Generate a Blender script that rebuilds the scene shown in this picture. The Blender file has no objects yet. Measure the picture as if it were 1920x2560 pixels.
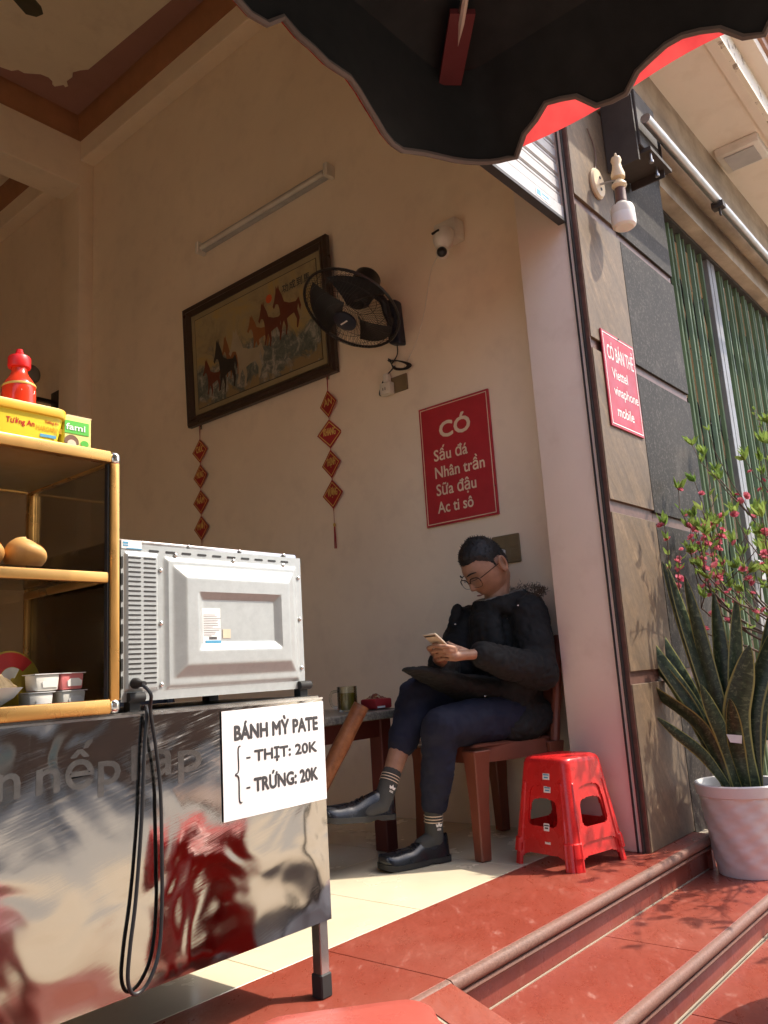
import bpy, bmesh, math, random
from mathutils import Vector, Matrix, noise
R = math.radians
random.seed(7)
SC = bpy.context.scene
COL = SC.collection
V = Vector

# ------------------------------------------------------------------ camera
def make_camera():
    cam = bpy.data.cameras.new('camera'); ob = bpy.data.objects.new('camera', cam); COL.objects.link(ob)
    yaw, pit, rol = R(39.87), R(11.07), R(-3.60)
    f = V((math.cos(yaw)*math.cos(pit), math.sin(yaw)*math.cos(pit), math.sin(pit)))
    r = V((math.sin(yaw), -math.cos(yaw), 0)); u = r.cross(f)
    c, s = math.cos(rol), math.sin(rol)
    rr = c*r + s*u; uu = -s*r + c*u
    m = Matrix((rr, uu, -f)).transposed().to_4x4(); m.translation = V((0, 0, .72))
    ob.matrix_world = m
    cam.sensor_fit = 'VERTICAL'; cam.sensor_height = 24; cam.lens = 24*2035.5/2560
    cam.clip_start = .05; cam.clip_end = 500
    SC.camera = ob
make_camera()

# ------------------------------------------------------------------ sky, sun, exposure
SUN = V((.100, -.102, .185)).normalized()          # direction towards the sun
w = bpy.data.worlds.new('World'); SC.world = w; w.use_nodes = True
nt = w.node_tree; nt.nodes.clear()
sky = nt.nodes.new('ShaderNodeTexSky'); sky.sky_type = 'NISHITA'; sky.sun_disc = False
sky.sun_elevation = math.asin(SUN.z); sky.sun_rotation = math.atan2(SUN.x, SUN.y)
sky.air_density = 1.0; sky.dust_density = 2.5; sky.ozone_density = 1.0
bg = nt.nodes.new('ShaderNodeBackground'); bg.inputs[1].default_value = .15
wo = nt.nodes.new('ShaderNodeOutputWorld')
nt.links.new(sky.outputs[0], bg.inputs[0]); nt.links.new(bg.outputs[0], wo.inputs[0])
sl = bpy.data.lights.new('sun', 'SUN'); sl.energy = 2.2; sl.angle = R(.55); sl.color = (1.0, .90, .76)
so = bpy.data.objects.new('sun', sl); COL.objects.link(so)
so.rotation_euler = (-SUN).to_track_quat('-Z', 'Y').to_euler(); so.location = (6, -6, 12)
vs = SC.view_settings
vs.view_transform = 'Standard'; vs.look = 'None'; vs.exposure = 1.45; vs.gamma = 1; vs.use_curve_mapping = False
SC.cycles.use_denoising = True
SC.cycles.max_bounces = 12; SC.cycles.diffuse_bounces = 8; SC.cycles.glossy_bounces = 4
SC.cycles.transparent_max_bounces = 12; SC.cycles.caustics_reflective = False; SC.cycles.caustics_refractive = False

# ------------------------------------------------------------------ materials
MATS = {}
class NB:
    def __init__(s, name):
        s.m = bpy.data.materials.new(name); s.m.use_nodes = True
        s.t = s.m.node_tree; s.p = s.t.nodes['Principled BSDF']; s.out = s.t.nodes['Material Output']
        MATS[name] = s.m
    def n(s, kind, **k):
        nd = s.t.nodes.new('ShaderNode'+kind)
        for a, b in k.items(): setattr(nd, a, b)
        return nd
    def l(s, a, b): s.t.links.new(a, b)
    def pos(s):
        if not hasattr(s, '_pos'): s._pos = s.n('NewGeometry').outputs['Position']
        return s._pos
    def noise(s, scale, detail=4, rough=.55, vec=None, dist=0, mapping=None):
        t = s.n('TexNoise'); t.inputs['Scale'].default_value = scale; t.inputs['Detail'].default_value = detail
        t.inputs['Roughness'].default_value = rough; t.inputs['Distortion'].default_value = dist
        v = vec or s.pos()
        if mapping:
            mp = s.n('Mapping', vector_type='TEXTURE'); mp.inputs['Rotation'].default_value = mapping[0]; mp.inputs['Scale'].default_value = tuple(1/q for q in mapping[1])
            s.l(v, mp.inputs[0]); v = mp.outputs[0]
        s.l(v, t.inputs['Vector']); return t.outputs['Fac']
    def ramp(s, fac, stops):
        r = s.n('ValToRGB'); e = r.color_ramp.elements
        while len(e) < len(stops): e.new(.5)
        for x, (q, c) in zip(e, stops):
            x.position = q; x.color = (*c, 1) if len(c) == 3 else c
        s.l(fac, r.inputs[0]); return r.outputs[0]
    def mix(s, fac, a, b, mode='MIX'):
        m = s.n('Mix', data_type='RGBA', blend_type=mode)
        for i, q in ((0, fac), (6, a), (7, b)):
            if isinstance(q, (int, float)): m.inputs[i].default_value = q
            elif isinstance(q, tuple): m.inputs[i].default_value = (*q, 1)
            else: s.l(q, m.inputs[i])
        return m.outputs[2]
    def col(s, q):
        if isinstance(q, tuple): s.p.inputs['Base Color'].default_value = (*q, 1)
        else: s.l(q, s.p.inputs['Base Color'])
    def set(s, **k):
        for a, b in k.items():
            i = s.p.inputs[a.replace('_', ' ')]
            if isinstance(b, (int, float)): i.default_value = b
            elif isinstance(b, tuple): i.default_value = (*b, 1) if len(b) == 3 else b
            else: s.l(b, i)
    def bump(s, fac, strength=.3, dist=.01):
        b = s.n('Bump'); b.inputs['Strength'].default_value = strength; b.inputs['Distance'].default_value = dist
        s.l(fac, b.inputs['Height'])
        if s.p.inputs['Normal'].links: s.l(s.p.inputs['Normal'].links[0].from_socket, b.inputs['Normal'])
        s.l(b.outputs[0], s.p.inputs['Normal'])
    def maprange(s, fac, a, b, c, d):
        m = s.n('MapRange'); 
        for i, q in enumerate((a, b, c, d)): m.inputs[i+1].default_value = q
        s.l(fac, m.inputs[0]); return m.outputs[0]

def sc3(c, k): return tuple(max(0, min(1, x*k)) for x in c)
def mat(name, c, rough=.5, metal=0, var=.12, vs=7, bump=0, bs=60, bd=.004, spec=.5, rvar=.08):
    if name in MATS: return MATS[name]
    b = NB(name)
    f = b.noise(vs, 5)
    b.col(b.ramp(f, [(.3, sc3(c, 1-var)), (.7, sc3(c, 1+var))]))
    b.set(Metallic=metal, Specular_IOR_Level=spec, Roughness=b.maprange(b.noise(vs*2.3, 3), .3, .7, max(.02, rough-rvar), min(1, rough+rvar)))
    if bump: b.bump(b.noise(bs, 4), bump, bd)
    return b.m

def special_mats():
    # plaster with faint stains
    def plaster(name, c, stain):
        b = NB(name)
        f1 = b.noise(1.1, 5, .6); f2 = b.noise(6, 6, .6)
        a = b.ramp(f1, [(.3, sc3(c, .92)), (.7, sc3(c, 1.04))])
        a = b.mix(b.maprange(f2, .52, .75, 0, .30), a, stain); a = b.mix(b.maprange(b.noise(2.3, 8, .75, dist=.7), .60, .70, 0, .16), a, stain)
        b.col(a); b.set(Roughness=.72, Specular_IOR_Level=.35); b.bump(b.noise(90, 3), .12, .003); b.bump(b.noise(7, 3), .08, .01)
    plaster('plaster_cream', (.90, .765, .60), (.66, .54, .42))
    plaster('plaster_pier', (.84, .73, .64), (.6, .47, .38))
    plaster('ceiling_cream', (.80, .71, .56), (.5, .40, .3))
    plaster('ceiling_maroon', (.36, .19, .16), (.25, .13, .1))
    plaster('soffit_cream', (.84, .76, .65), (.6, .5, .38))
    plaster('house_wall', (.62, .52, .40), (.4, .33, .25))
    plaster('house_wall_green', (.40, .48, .42), (.28, .3, .25))
    plaster('house_wall_pink', (.66, .42, .34), (.4, .3, .25))
    # dirty concrete lintel
    b = NB('concrete_dirty'); f = b.noise(4, 7, .65); g = b.noise(2.2, 4, mapping=((0, 0, 0), (.6, 1, 3)))
    a = b.ramp(f, [(.3, (.30, .24, .18)), (.7, (.52, .44, .34))]); a = b.mix(b.maprange(g, .45, .7, 0, .7), a, (.12, .10, .08))
    b.col(a); b.set(Roughness=.85); b.bump(b.noise(40, 4), .3, .006)
    # peeling white fascia
    b = NB('peeling_paint'); f = b.noise(9, 7, .7)
    a = b.ramp(f, [(.56, (.82, .76, .64)), (.60, (.36, .30, .24))]); b.col(a); b.set(Roughness=.7); b.bump(f, .4, .004)
    # tan slate
    b = NB('tan_slate')
    f = b.noise(3.5, 8, .68, mapping=((0, R(-32), 0), (4.0, 1, .8)), dist=.6); g = b.noise(2.1, 4); h = b.noise(60, 4)
    a = b.ramp(f, [(.28, (.105, .072, .043)), (.46, (.165, .114, .069)), (.58, (.205, .138, .080)), (.70, (.30, .21, .13))])
    a = b.mix(b.maprange(g, .42, .68, 0, .5), a, (.13, .105, .085)); a = b.mix(b.maprange(h, .35, .7, 0, .45), a, (.08, .062, .046))
    b.col(a); b.set(Roughness=.6, Specular_IOR_Level=.35); b.bump(f, .35, .006); b.bump(h, .25, .002)
    # dark granite with light flecks
    b = NB('dark_granite')
    f = b.noise(3, 5); v = b.noise(85, 3, .7); g = b.noise(190, 2)
    a = b.ramp(f, [(.3, (.026, .0225, .019)), (.7, (.046, .040, .033))])
    a = b.mix(b.maprange(v, .54, .66, 0, .7), a, (.13, .116, .10)); a = b.mix(b.maprange(g, .58, .68, 0, .5), a, (.018, .017, .016))
    dust = b.noise(5, 6, .7); a = b.mix(b.maprange(dust, .55, .78, 0, .5), a, (.15, .135, .118))
    b.col(a); b.set(Roughness=.6, Specular_IOR_Level=.15); b.bump(v, .15, .002)
    b = NB('brown_strip'); f = b.noise(30, 4); b.col(b.ramp(f, [(.3, (.10, .048, .035)), (.7, (.16, .08, .06))])); b.set(Roughness=.5)
    # polished red granite with scuffs
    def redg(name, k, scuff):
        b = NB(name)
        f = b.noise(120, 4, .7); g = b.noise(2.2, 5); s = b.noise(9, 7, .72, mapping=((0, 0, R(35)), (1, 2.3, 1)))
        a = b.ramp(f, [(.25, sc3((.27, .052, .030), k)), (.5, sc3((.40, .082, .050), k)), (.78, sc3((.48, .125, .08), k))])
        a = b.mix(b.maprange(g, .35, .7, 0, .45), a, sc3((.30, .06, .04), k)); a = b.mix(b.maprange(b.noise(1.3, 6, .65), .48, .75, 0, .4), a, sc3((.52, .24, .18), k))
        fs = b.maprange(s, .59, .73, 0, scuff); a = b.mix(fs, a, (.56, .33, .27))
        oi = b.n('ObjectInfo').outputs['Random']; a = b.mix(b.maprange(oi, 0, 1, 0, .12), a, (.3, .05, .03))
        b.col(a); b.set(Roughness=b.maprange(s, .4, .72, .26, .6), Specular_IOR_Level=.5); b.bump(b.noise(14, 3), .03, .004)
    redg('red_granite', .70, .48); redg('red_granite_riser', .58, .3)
    b = NB('nosing_stone'); f = b.noise(160, 4); g = b.noise(6, 5)
    a = b.ramp(f, [(.3, (.12, .062, .046)), (.7, (.24, .135, .103))]); a = b.mix(b.maprange(g, .4, .7, 0, .5), a, (.22, .085, .06)); b.col(a); b.set(Roughness=.6)
    b = NB('paving_tan'); f = b.noise(7, 6); b.col(b.ramp(f, [(.3, (.40, .32, .22)), (.7, (.56, .47, .34))])); b.set(Roughness=.8); b.bump(b.noise(60, 3), .2, .003)
    # cream floor tile
    b = NB('floor_tile'); f = b.noise(2.6, 5); g = b.noise(30, 5)
    a = b.ramp(f, [(.3, (.70, .62, .44)), (.7, (.79, .72, .54))]); a = b.mix(b.maprange(g, .6, .8, 0, .2), a, (.5, .42, .3)); 
    oi = b.n('ObjectInfo').outputs['Random']; a = b.mix(b.maprange(oi, 0, 1, 0, .10), a, (.6, .52, .36))
    b.col(a); b.set(Roughness=b.maprange(b.noise(5, 4), .3, .7, .14, .32))
    # stainless steel sheet: wavy, scratched
    b = NB('steel_sheet')
    scr = b.noise(48, 4, .7, mapping=((0, R(-14), 0), (.22, 1, 5.5)))
    zone = b.noise(1.6, 2); px = b.n('SeparateXYZ'); b.l(b.pos(), px.inputs[0])
    zr = b.maprange(px.outputs[2], .42, .60, 0, 1)
    m1 = b.n('Math', operation='MULTIPLY'); b.l(zr, m1.inputs[0]); pt = b.n('Math', operation='MULTIPLY'); b.l(b.maprange(scr, .46, .72, 0, 1), pt.inputs[0]); b.l(b.maprange(b.noise(5.5, 4, .6), .40, .62, .05, 1), pt.inputs[1]); b.l(pt.outputs[0], m1.inputs[1])
    m2 = b.n('Math', operation='MULTIPLY_ADD'); b.l(m1.outputs[0], m2.inputs[0]); m2.inputs[1].default_value = .50; 
    b.l(b.maprange(zone, .45, .7, .05, .12), m2.inputs[2])
    b.col(b.mix(m1.outputs[0], (.46, .44, .42), (.82, .79, .74)))
    b.set(Metallic=1.0, Roughness=m2.outputs[0])
    b.bump(b.noise(2.3, 1, .4, dist=.9), .46, .05); b.bump(b.noise(6.0, 1, .4, dist=1.3), .21, .02)
    b.bump(scr, .03, .002)
    b = NB('steel_residue'); b.col(b.ramp(b.noise(60, 5), [(.4, (.34, .325, .31)), (.6, (.42, .40, .38))])); b.set(Metallic=1.0, Roughness=.20); b.bump(b.noise(2.2, 1, .4, dist=.6), .30, .05)
    # galvanised sheet
    b = NB('galvanised'); f = b.noise(38, 6, .75); g = b.noise(3, 3)
    b.col(b.ramp(f, [(.3, (.43, .455, .455)), (.72, (.51, .54, .535))])); b.set(Metallic=.35, Roughness=b.maprange(g, .3, .7, .33, .5)); b.bump(f, .04, .001)
    # thin glass
    for nm, tint, glo in (('thin_glass', (.82, .80, .74), .10), ('mug_glass', (.88, .90, .86), .12), ('lens_glass', (.95, .95, .93), .06)):
        b = NB(nm); t = b.n('BsdfTransparent'); t.inputs[0].default_value = (*tint, 1)
        g = b.n('BsdfGlossy'); g.inputs['Roughness'].default_value = .03; g.inputs[0].default_value = (.9, .9, .9, 1)
        fr = b.n('LayerWeight'); fr.inputs[0].default_value = .25
        mm = b.n('Math', operation='MULTIPLY_ADD'); b.l(fr.outputs['Fresnel'], mm.inputs[0]); mm.inputs[1].default_value = .8; mm.inputs[2].default_value = glo*.3
        mx = b.n('MixShader'); b.l(mm.outputs[0], mx.inputs[0]); b.l(t.outputs[0], mx.inputs[1]); b.l(g.outputs[0], mx.inputs[2]); b.l(mx.outputs[0], b.out.inputs[0])
    # parasol fabric (translucent red outside, black coated inside)
    b = NB('red_fabric'); f = b.noise(14, 5)
    a = b.ramp(f, [(.3, (.55, .045, .05)), (.7, (.70, .08, .075))])
    d = b.n('BsdfDiffuse'); t = b.n('BsdfTranslucent'); b.l(a, d.inputs[0]); b.l(a, t.inputs[0])
    mx = b.n('MixShader'); mx.inputs[0].default_value = .5; b.l(d.outputs[0], mx.inputs[1]); b.l(t.outputs[0], mx.inputs[2]); b.l(mx.outputs[0], b.out.inputs[0])
    # leaves
    b = NB('snake_leaf'); uv = b.n('UVMap').outputs[0]; s = b.n('SeparateXYZ'); b.l(uv, s.inputs[0])
    wv = b.noise(1, 5, .7, vec=uv, mapping=((0, 0, 0), (3, 34, 1)), dist=.8)
    a = b.ramp(wv, [(.40, (.012, .025, .012)), (.54, (.030, .052, .024)), (.66, (.12, .15, .08))])
    ed = b.n('Math', operation='ABSOLUTE'); sub = b.n('Math', operation='SUBTRACT'); b.l(s.outputs[0], sub.inputs[0]); sub.inputs[1].default_value = .5; b.l(sub.outputs[0], ed.inputs[0])
    a = b.mix(b.maprange(ed.outputs[0], .40, .45, 0, 1), a, (.27, .26, .075)); b.col(a); b.set(Roughness=.38)
    b = NB('peach_leaf'); f = b.noise(9, 3); a = b.ramp(f, [(.3, (.14, .25, .05)), (.7, (.34, .45, .12))])
    d = b.n('BsdfDiffuse'); t = b.n('BsdfTranslucent'); b.l(a, d.inputs[0]); b.l(a, t.inputs[0])
    mx = b.n('MixShader'); mx.inputs[0].default_value = .4; b.l(d.outputs[0], mx.inputs[1]); b.l(t.outputs[0], mx.inputs[2]); b.l(mx.outputs[0], b.out.inputs[0])
    b = NB('peach_petal'); f = b.noise(40, 3); a = b.ramp(f, [(.3, (.52, .09, .15)), (.7, (.86, .33, .40))])
    d = b.n('BsdfDiffuse'); t = b.n('BsdfTranslucent'); b.l(a, d.inputs[0]); b.l(a, t.inputs[0])
    mx = b.n('MixShader'); mx.inputs[0].default_value = .35; b.l(d.outputs[0], mx.inputs[1]); b.l(t.outputs[0], mx.inputs[2]); b.l(mx.outputs[0], b.out.inputs[0])
    # white glazed pot
    b = NB('pot_glaze'); b.col(b.ramp(b.noise(12, 5), [(.3, (.72, .71, .70)), (.7, (.82, .81, .80))])); b.set(Roughness=.3); b.bump(b.noise(20, 3), .1, .004)
    # painting ground
    b = NB('picture_paint'); sp = b.n('SeparateXYZ'); b.l(b.pos(), sp.inputs[0])
    f = b.noise(5, 6, .65, dist=.8); g = b.noise(14, 7, .7, dist=.5)
    up = b.maprange(sp.outputs[2], 2.55, 3.15, 0, 1)
    a = b.ramp(f, [(.3, (.20, .16, .085)), (.5, (.34, .28, .15)), (.7, (.42, .29, .08))])
    low = b.ramp(g, [(.36, (.06, .08, .075)), (.5, (.13, .15, .13)), (.60, (.34, .33, .28))])
    m = b.n('Math', operation='ADD'); b.l(up, m.inputs[0]); b.l(b.maprange(f, .3, .7, -.2, .2), m.inputs[1])
    a = b.mix(b.maprange(m.outputs[0], .38, .52, 0, 1), low, a)
    a = b.mix(b.maprange(m.outputs[0], .10, .02, 0, 1), a, (.26, .19, .09)); b.col(a); b.set(Roughness=.4)
    # rough street
    b = NB('asphalt'); b.col(b.ramp(b.noise(50, 6), [(.3, (.26, .235, .20)), (.7, (.38, .35, .30))])); b.set(Roughness=.85); b.bump(b.noise(120, 3), .3, .004)
    # pipe bamboo
    b = NB('bamboo'); f = b.noise(26, 6, .7); g = b.noise(9, 4)
    a = b.ramp(f, [(.30, (.12, .045, .022)), (.5, (.23, .088, .038)), (.7, (.31, .135, .06))]); a = b.mix(b.maprange(g, .5, .7, 0, .4), a, (.20, .085, .045)); b.col(a); b.set(Roughness=.3)
    # table stone
    b = NB('table_stone'); b.col(b.ramp(b.noise(90, 4, .7), [(.35, (.06, .06, .055)), (.65, (.24, .23, .20))])); b.set(Roughness=.3)
    # skin
    b = NB('skin'); b.col(b.ramp(b.noise(30, 4), [(.3, (.34, .18, .115)), (.7, (.44, .245, .16))])); b.set(Roughness=.5, Subsurface_Weight=.12); b.p.inputs['Subsurface Radius'].default_value = (.01, .004, .002)
    # bread crust
    b = NB('bread'); b.col(b.ramp(b.noise(14, 5), [(.3, (.56, .27, .07)), (.7, (.74, .44, .16))])); b.set(Roughness=.55); b.bump(b.noise(30, 4), .2, .004)
    b = NB('floss'); b.col(b.ramp(b.noise(60, 5), [(.3, (.42, .28, .13)), (.7, (.66, .50, .28))])); b.set(Roughness=.9); b.bump(b.noise(90, 4), .8, .008)
    b = NB('led_diffuser'); b.col((.82, .80, .76)); b.set(Roughness=.35, Subsurface_Weight=.2)
special_mats()
for a in [('white_plastic', (.74, .70, .62), .4), ('black_plastic', (.018, .018, .02), .38), ('dark_blue_plastic', (.02, .026, .045), .42),
          ('black_metal', (.03, .029, .028), .5), ('rust_metal', (.05, .042, .036), .75), ('red_plastic', (.62, .022, .022), .28), ('pink_red_plastic', (.52, .11, .085), .3),
          ('brown_plastic', (.20, .060, .035), .38), ('sign_red', (.46, .028, .04), .4), ('sign_red_out', (.42, .012, .03), .45), ('sign_cream', (.78, .62, .46), .5),
          ('white_print', (.82, .80, .76), .5), ('paper', (.86, .86, .86), .6), ('ink', (.05, .05, .055), .6), ('frame_wood', (.045, .028, .02), .35),
          ('mat_gold', (.30, .25, .14), .5), ('gold_print', (.68, .46, .12), .4), ('tassel_red', (.36, .018, .022), .6), ('pocket_red', (.09, .008, .010), .8), ('cabinet_top', (.30, .20, .09), .4),
          ('wood_lamp', (.72, .58, .38), .45), ('orange_mould', (.36, .16, .075), .5), ('brown_mould', (.40, .21, .13), .5), ('yellow_fabric', (.68, .36, .04), .7),
          ('jacket_black', (.008, .0082, .0085), .85), ('trouser_navy', (.0085, .011, .030), .9), ('sock_grey', (.055, .055, .052), .9), ('shoe_leather', (.012, .013, .017), .25),
          ('hair_black', (.010, .009, .009), .6), ('lining_grey', (.26, .24, .21), .95), ('fur_brown', (.11, .075, .05), .95), ('table_red', (.12, .028, .022), .45),
          ('soil', (.05, .035, .025), .95), ('bark', (.11, .075, .055), .8), ('gate_green', (.13, .20, .115), .5), ('post_grey', (.20, .20, .205), .45), ('shutter_white', (.50, .50, .50), .45),
          ('tub_yellow', (.86, .70, .04), .4), ('tub_lid', (.82, .48, .04), .4), ('carton', (.80, .78, .26), .5), ('carton_green', (.10, .52, .06), .5),
          ('sauce_red', (.72, .05, .02), .2), ('cap_red', (.74, .02, .02), .35), ('label_black', (.03, .02, .015), .5), ('label_blue', (.10, .36, .58), .5),
          ('grout', (.36, .31, .24), .9), ('rubber', (.02, .02, .02), .7), ('plug_white', (.72, .66, .56), .5), ('tube_grey', (.46, .45, .44), .5), ('cheese_red', (.58, .03, .03), .35),
          ('cheese_yellow', (.55, .40, .04), .4), ('cup_white', (.70, .68, .62), .4), ('cup_pink', (.68, .20, .20), .4), ('tea', (.30, .22, .03), .15), ('blade_olive', (.06, .055, .035), .5),
          ('horse_red', (.13, .03, .016), .5), ('horse_black', (.02, .02, .02), .5), ('horse_cream', (.36, .31, .21), .5), ('horse_orange', (.24, .09, .03), .5), ('sun_orange', (.60, .10, .03), .5),
          ('switch_gold', (.20, .15, .08), .4), ('lip', (.34, .13, .10), .5), ('canopy_black', (.004, .004, .0045), .85), ('hem_grey', (.14, .11, .10), .8), ('gold_phone', (.60, .48, .36), .35),
          ('window_dark', (.03, .035, .04), .15), ('wood_door', (.18, .09, .05), .5), ('roof_tile', (.30, .11, .07), .7), ('leaf_dark', (.03, .06, .02), .5), ('bin_dark', (.02, .022, .025), .6)]:
    mat(a[0], a[1], a[2])
for nm, c, r_ in (('chrome', (.75, .74, .72), .15), ('gold_aluminium', (.60, .33, .10), .30), ('dull_aluminium', (.40, .39, .385), .38), ('spectacle_metal', (.05, .03, .025), .3), ('strut_metal', (.50, .40, .34), .4), ('leg_steel', (.42, .40, .38), .2)):
    mat(nm, c, r_, metal=.9 if nm != 'gold_aluminium' else .75)
def M(n): return MATS[n]

# ------------------------------------------------------------------ mesh helpers
def orth(n):
    n = V(n).normalized(); a = V((0, 0, 1)) if abs(n.z) < .9 else V((1, 0, 0))
    u = a.cross(n).normalized(); return u, n.cross(u)
class MB:
    def __init__(s): s.v = []; s.f = []; s.uv = None
    def add(s, v, f):
        o = len(s.v); s.v += [V(p) for p in v]; s.f += [tuple(i+o for i in q) for q in f]; return s
    def box(s, x0, x1, y0, y1, z0, z1):
        v = [(x, y, z) for x in (x0, x1) for y in (y0, y1) for z in (z0, z1)]
        return s.add(v, [(0, 1, 3, 2), (4, 6, 7, 5), (0, 4, 5, 1), (2, 3, 7, 6), (0, 2, 6, 4), (1, 5, 7, 3)])
    def obox(s, c, a, b, d):                      # centre and three half-axis vectors
        c, a, b, d = V(c), V(a), V(b), V(d)
        v = [c+i*a+j*b+k*d for i in (-1, 1) for j in (-1, 1) for k in (-1, 1)]
        return s.add(v, [(0, 1, 3, 2), (4, 6, 7, 5), (0, 4, 5, 1), (2, 3, 7, 6), (0, 2, 6, 4), (1, 5, 7, 3)])
    def bar(s, p, q, w, h=None, up=(0, 0, 1)):
        p, q = V(p), V(q); d = q-p; h = h or w; n = d.normalized()
        a = n.cross(V(up)); a = a.normalized() if a.length > 1e-4 else V((1, 0, 0)); b = a.cross(n)
        return s.obox((p+q)/2, d/2, a*w/2, b*h/2)
    def tube(s, pts, r, n=10, closed=False, cap=True):
        pts = [V(p) for p in pts]; N = len(pts); rs = r if isinstance(r, (list, tuple)) else [r]*N
        t0 = (pts[1]-pts[0]).normalized(); u, _ = orth(t0); vs_ = []
        for i, p in enumerate(pts):
            t = (pts[(i+1) % N]-pts[i-1]) if (closed or 0 < i < N-1) else (pts[1]-pts[0] if i == 0 else pts[-1]-pts[-2])
            t.normalize(); u = (u-t*u.dot(t)); u = u.normalized() if u.length > 1e-6 else orth(t)[0]; w_ = t.cross(u)
            for k in range(n):
                a = 2*math.pi*k/n; vs_.append(p+(u*math.cos(a)+w_*math.sin(a))*rs[i])
        f = []
        for i in range(N if closed else N-1):
            j = (i+1) % N
            for k in range(n): f.append((i*n+k, i*n+(k+1) % n, j*n+(k+1) % n, j*n+k))
        if cap and not closed: f += [tuple(range(n))[::-1], tuple((N-1)*n+k for k in range(n))]
        return s.add(vs_, f)
    def lathe(s, prof, o=(0, 0, 0), axis=(0, 0, 1), n=24, cap=True, sx=1, sy=1):
        o = V(o); ax = V(axis).normalized(); u, w_ = orth(ax); vs_ = []; f = []
        for r, h in prof:
            for k in range(n):
                a = 2*math.pi*k/n; vs_.append(o+ax*h+u*(math.cos(a)*r*sx)+w_*(math.sin(a)*r*sy))
        for i in range(len(prof)-1):
            for k in range(n): f.append((i*n+k, i*n+(k+1) % n, (i+1)*n+(k+1) % n, (i+1)*n+k))
        if cap: f += [tuple(range(n))[::-1], tuple((len(prof)-1)*n+k for k in range(n))]
        return s.add(vs_, f)
    def prism(s, poly, o, u, v, d):
        o, u, v = V(o), V(u), V(v); nn = u.cross(v).normalized()*d; k = len(poly)
        vs_ = [o+u*a+v*b for a, b in poly]+[o+u*a+v*b+nn for a, b in poly]
        return s.add(vs_, [tuple(range(k))[::-1], tuple(range(k, 2*k))]+[(i, (i+1) % k, (i+1) % k+k, i+k) for i in range(k)])
    def sphere(s, c, r, n=12, m=8, mtx=None):
        c = V(c); r = r if isinstance(r, (tuple, list)) else (r, r, r); vs_ = []; f = []
        P = [V((0, 0, -1))]
        for i in range(1, m):
            a = -math.pi/2+math.pi*i/m
            for k in range(n): P.append(V((math.cos(a)*math.cos(2*math.pi*k/n), math.cos(a)*math.sin(2*math.pi*k/n), math.sin(a))))
        P.append(V((0, 0, 1)))
        for p in P:
            q = V((p.x*r[0], p.y*r[1], p.z*r[2])); vs_.append(c+(mtx @ q if mtx else q))
        for k in range(n): f.append((0, 1+(k+1) % n, 1+k)); f.append((len(P)-1, 1+(m-2)*n+k, 1+(m-2)*n+(k+1) % n))
        for i in range(m-2):
            for k in range(n): f.append((1+i*n+k, 1+i*n+(k+1) % n, 1+(i+1)*n+(k+1) % n, 1+(i+1)*n+k))
        return s.add(vs_, f)
    def grid(s, fn, nu, nv):
        vs_ = [fn(i/nu, j/nv) for j in range(nv+1) for i in range(nu+1)]
        f = [(j*(nu+1)+i, j*(nu+1)+i+1, (j+1)*(nu+1)+i+1, (j+1)*(nu+1)+i) for j in range(nv) for i in range(nu)]
        return s.add(vs_, f)
def bez(pts, n=8):                                # Catmull-Rom through points
    pts = [V(p) for p in pts]; out = []
    for i in range(len(pts)-1):
        a, b, c, d = pts[max(i-1, 0)], pts[i], pts[i+1], pts[min(i+2, len(pts)-1)]
        for k in range(n):
            t = k/n; out.append(.5*((2*b)+(c-a)*t+(2*a-5*b+4*c-d)*t*t+(3*b-a-3*c+d)*t**3))
    return out+[pts[-1]]

def base_of(o):
    p = V((0, 0, 0))
    while o: p += o.location; o = o.parent
    return p
def mesh_of(mb, name, off=V((0, 0, 0)), bevel=0, seg=1, smooth=35, recalc=True):
    me = bpy.data.meshes.new(name); me.from_pydata([p-off for p in mb.v], [], mb.f)
    bm = bmesh.new(); bm.from_mesh(me)
    if recalc: bmesh.ops.recalc_face_normals(bm, faces=bm.faces)
    if bevel:
        es = [e for e in bm.edges if len(e.link_faces) == 2 and e.calc_face_angle(0) > R(28)]
        bmesh.ops.bevel(bm, geom=es, offset=bevel, segments=seg, profile=.5, affect='EDGES', clamp_overlap=True)
    bm.to_mesh(me); bm.free()
    if smooth:
        for p in me.polygons: p.use_smooth = True
        me.set_sharp_from_angle(angle=R(smooth))
    return me
def link(name, me, m, parent=None, loc=None):
    o = bpy.data.objects.new(name, me); COL.objects.link(o)
    if me is not None and m is not None and not me.materials: me.materials.append(M(m) if isinstance(m, str) else m)
    if parent: o.parent = parent
    if loc is not None: o.location = loc
    return o
def part(name, mb, m, parent, **k):
    return link(name, mesh_of(mb, name, base_of(parent), **k), m, parent)
def tag(o, label=None, cat=None, group=None, kind=None):
    if label: o['label'] = label
    if cat: o['category'] = cat
    if group: o['group'] = group
    if kind: o['kind'] = kind
    return o
def thing(name, label, cat, loc=(0, 0, 0), group=None):
    o = bpy.data.objects.new(name, None); COL.objects.link(o); o.location = loc; o.empty_display_size = .1
    return tag(o, label, cat, group)
def struct(name, mb=None, m=None, **k):
    if mb is None:
        o = bpy.data.objects.new(name, None); COL.objects.link(o)
    else: o = link(name, mesh_of(mb, name, **k), m)
    return tag(o, kind='structure')
def solo(name, mb, m, label, cat, loc=(0, 0, 0), group=None, **k):
    o = link(name, mesh_of(mb, name, V(loc), **k), m); o.location = loc
    return tag(o, label, cat, group)
def piece(name, me, m, parent, loc, rot=None):        # shared-mesh piece, loc in world space
    o = link(name, me, m, parent, V(loc)-base_of(parent))
    if rot: o.rotation_euler = rot
    return o
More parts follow.
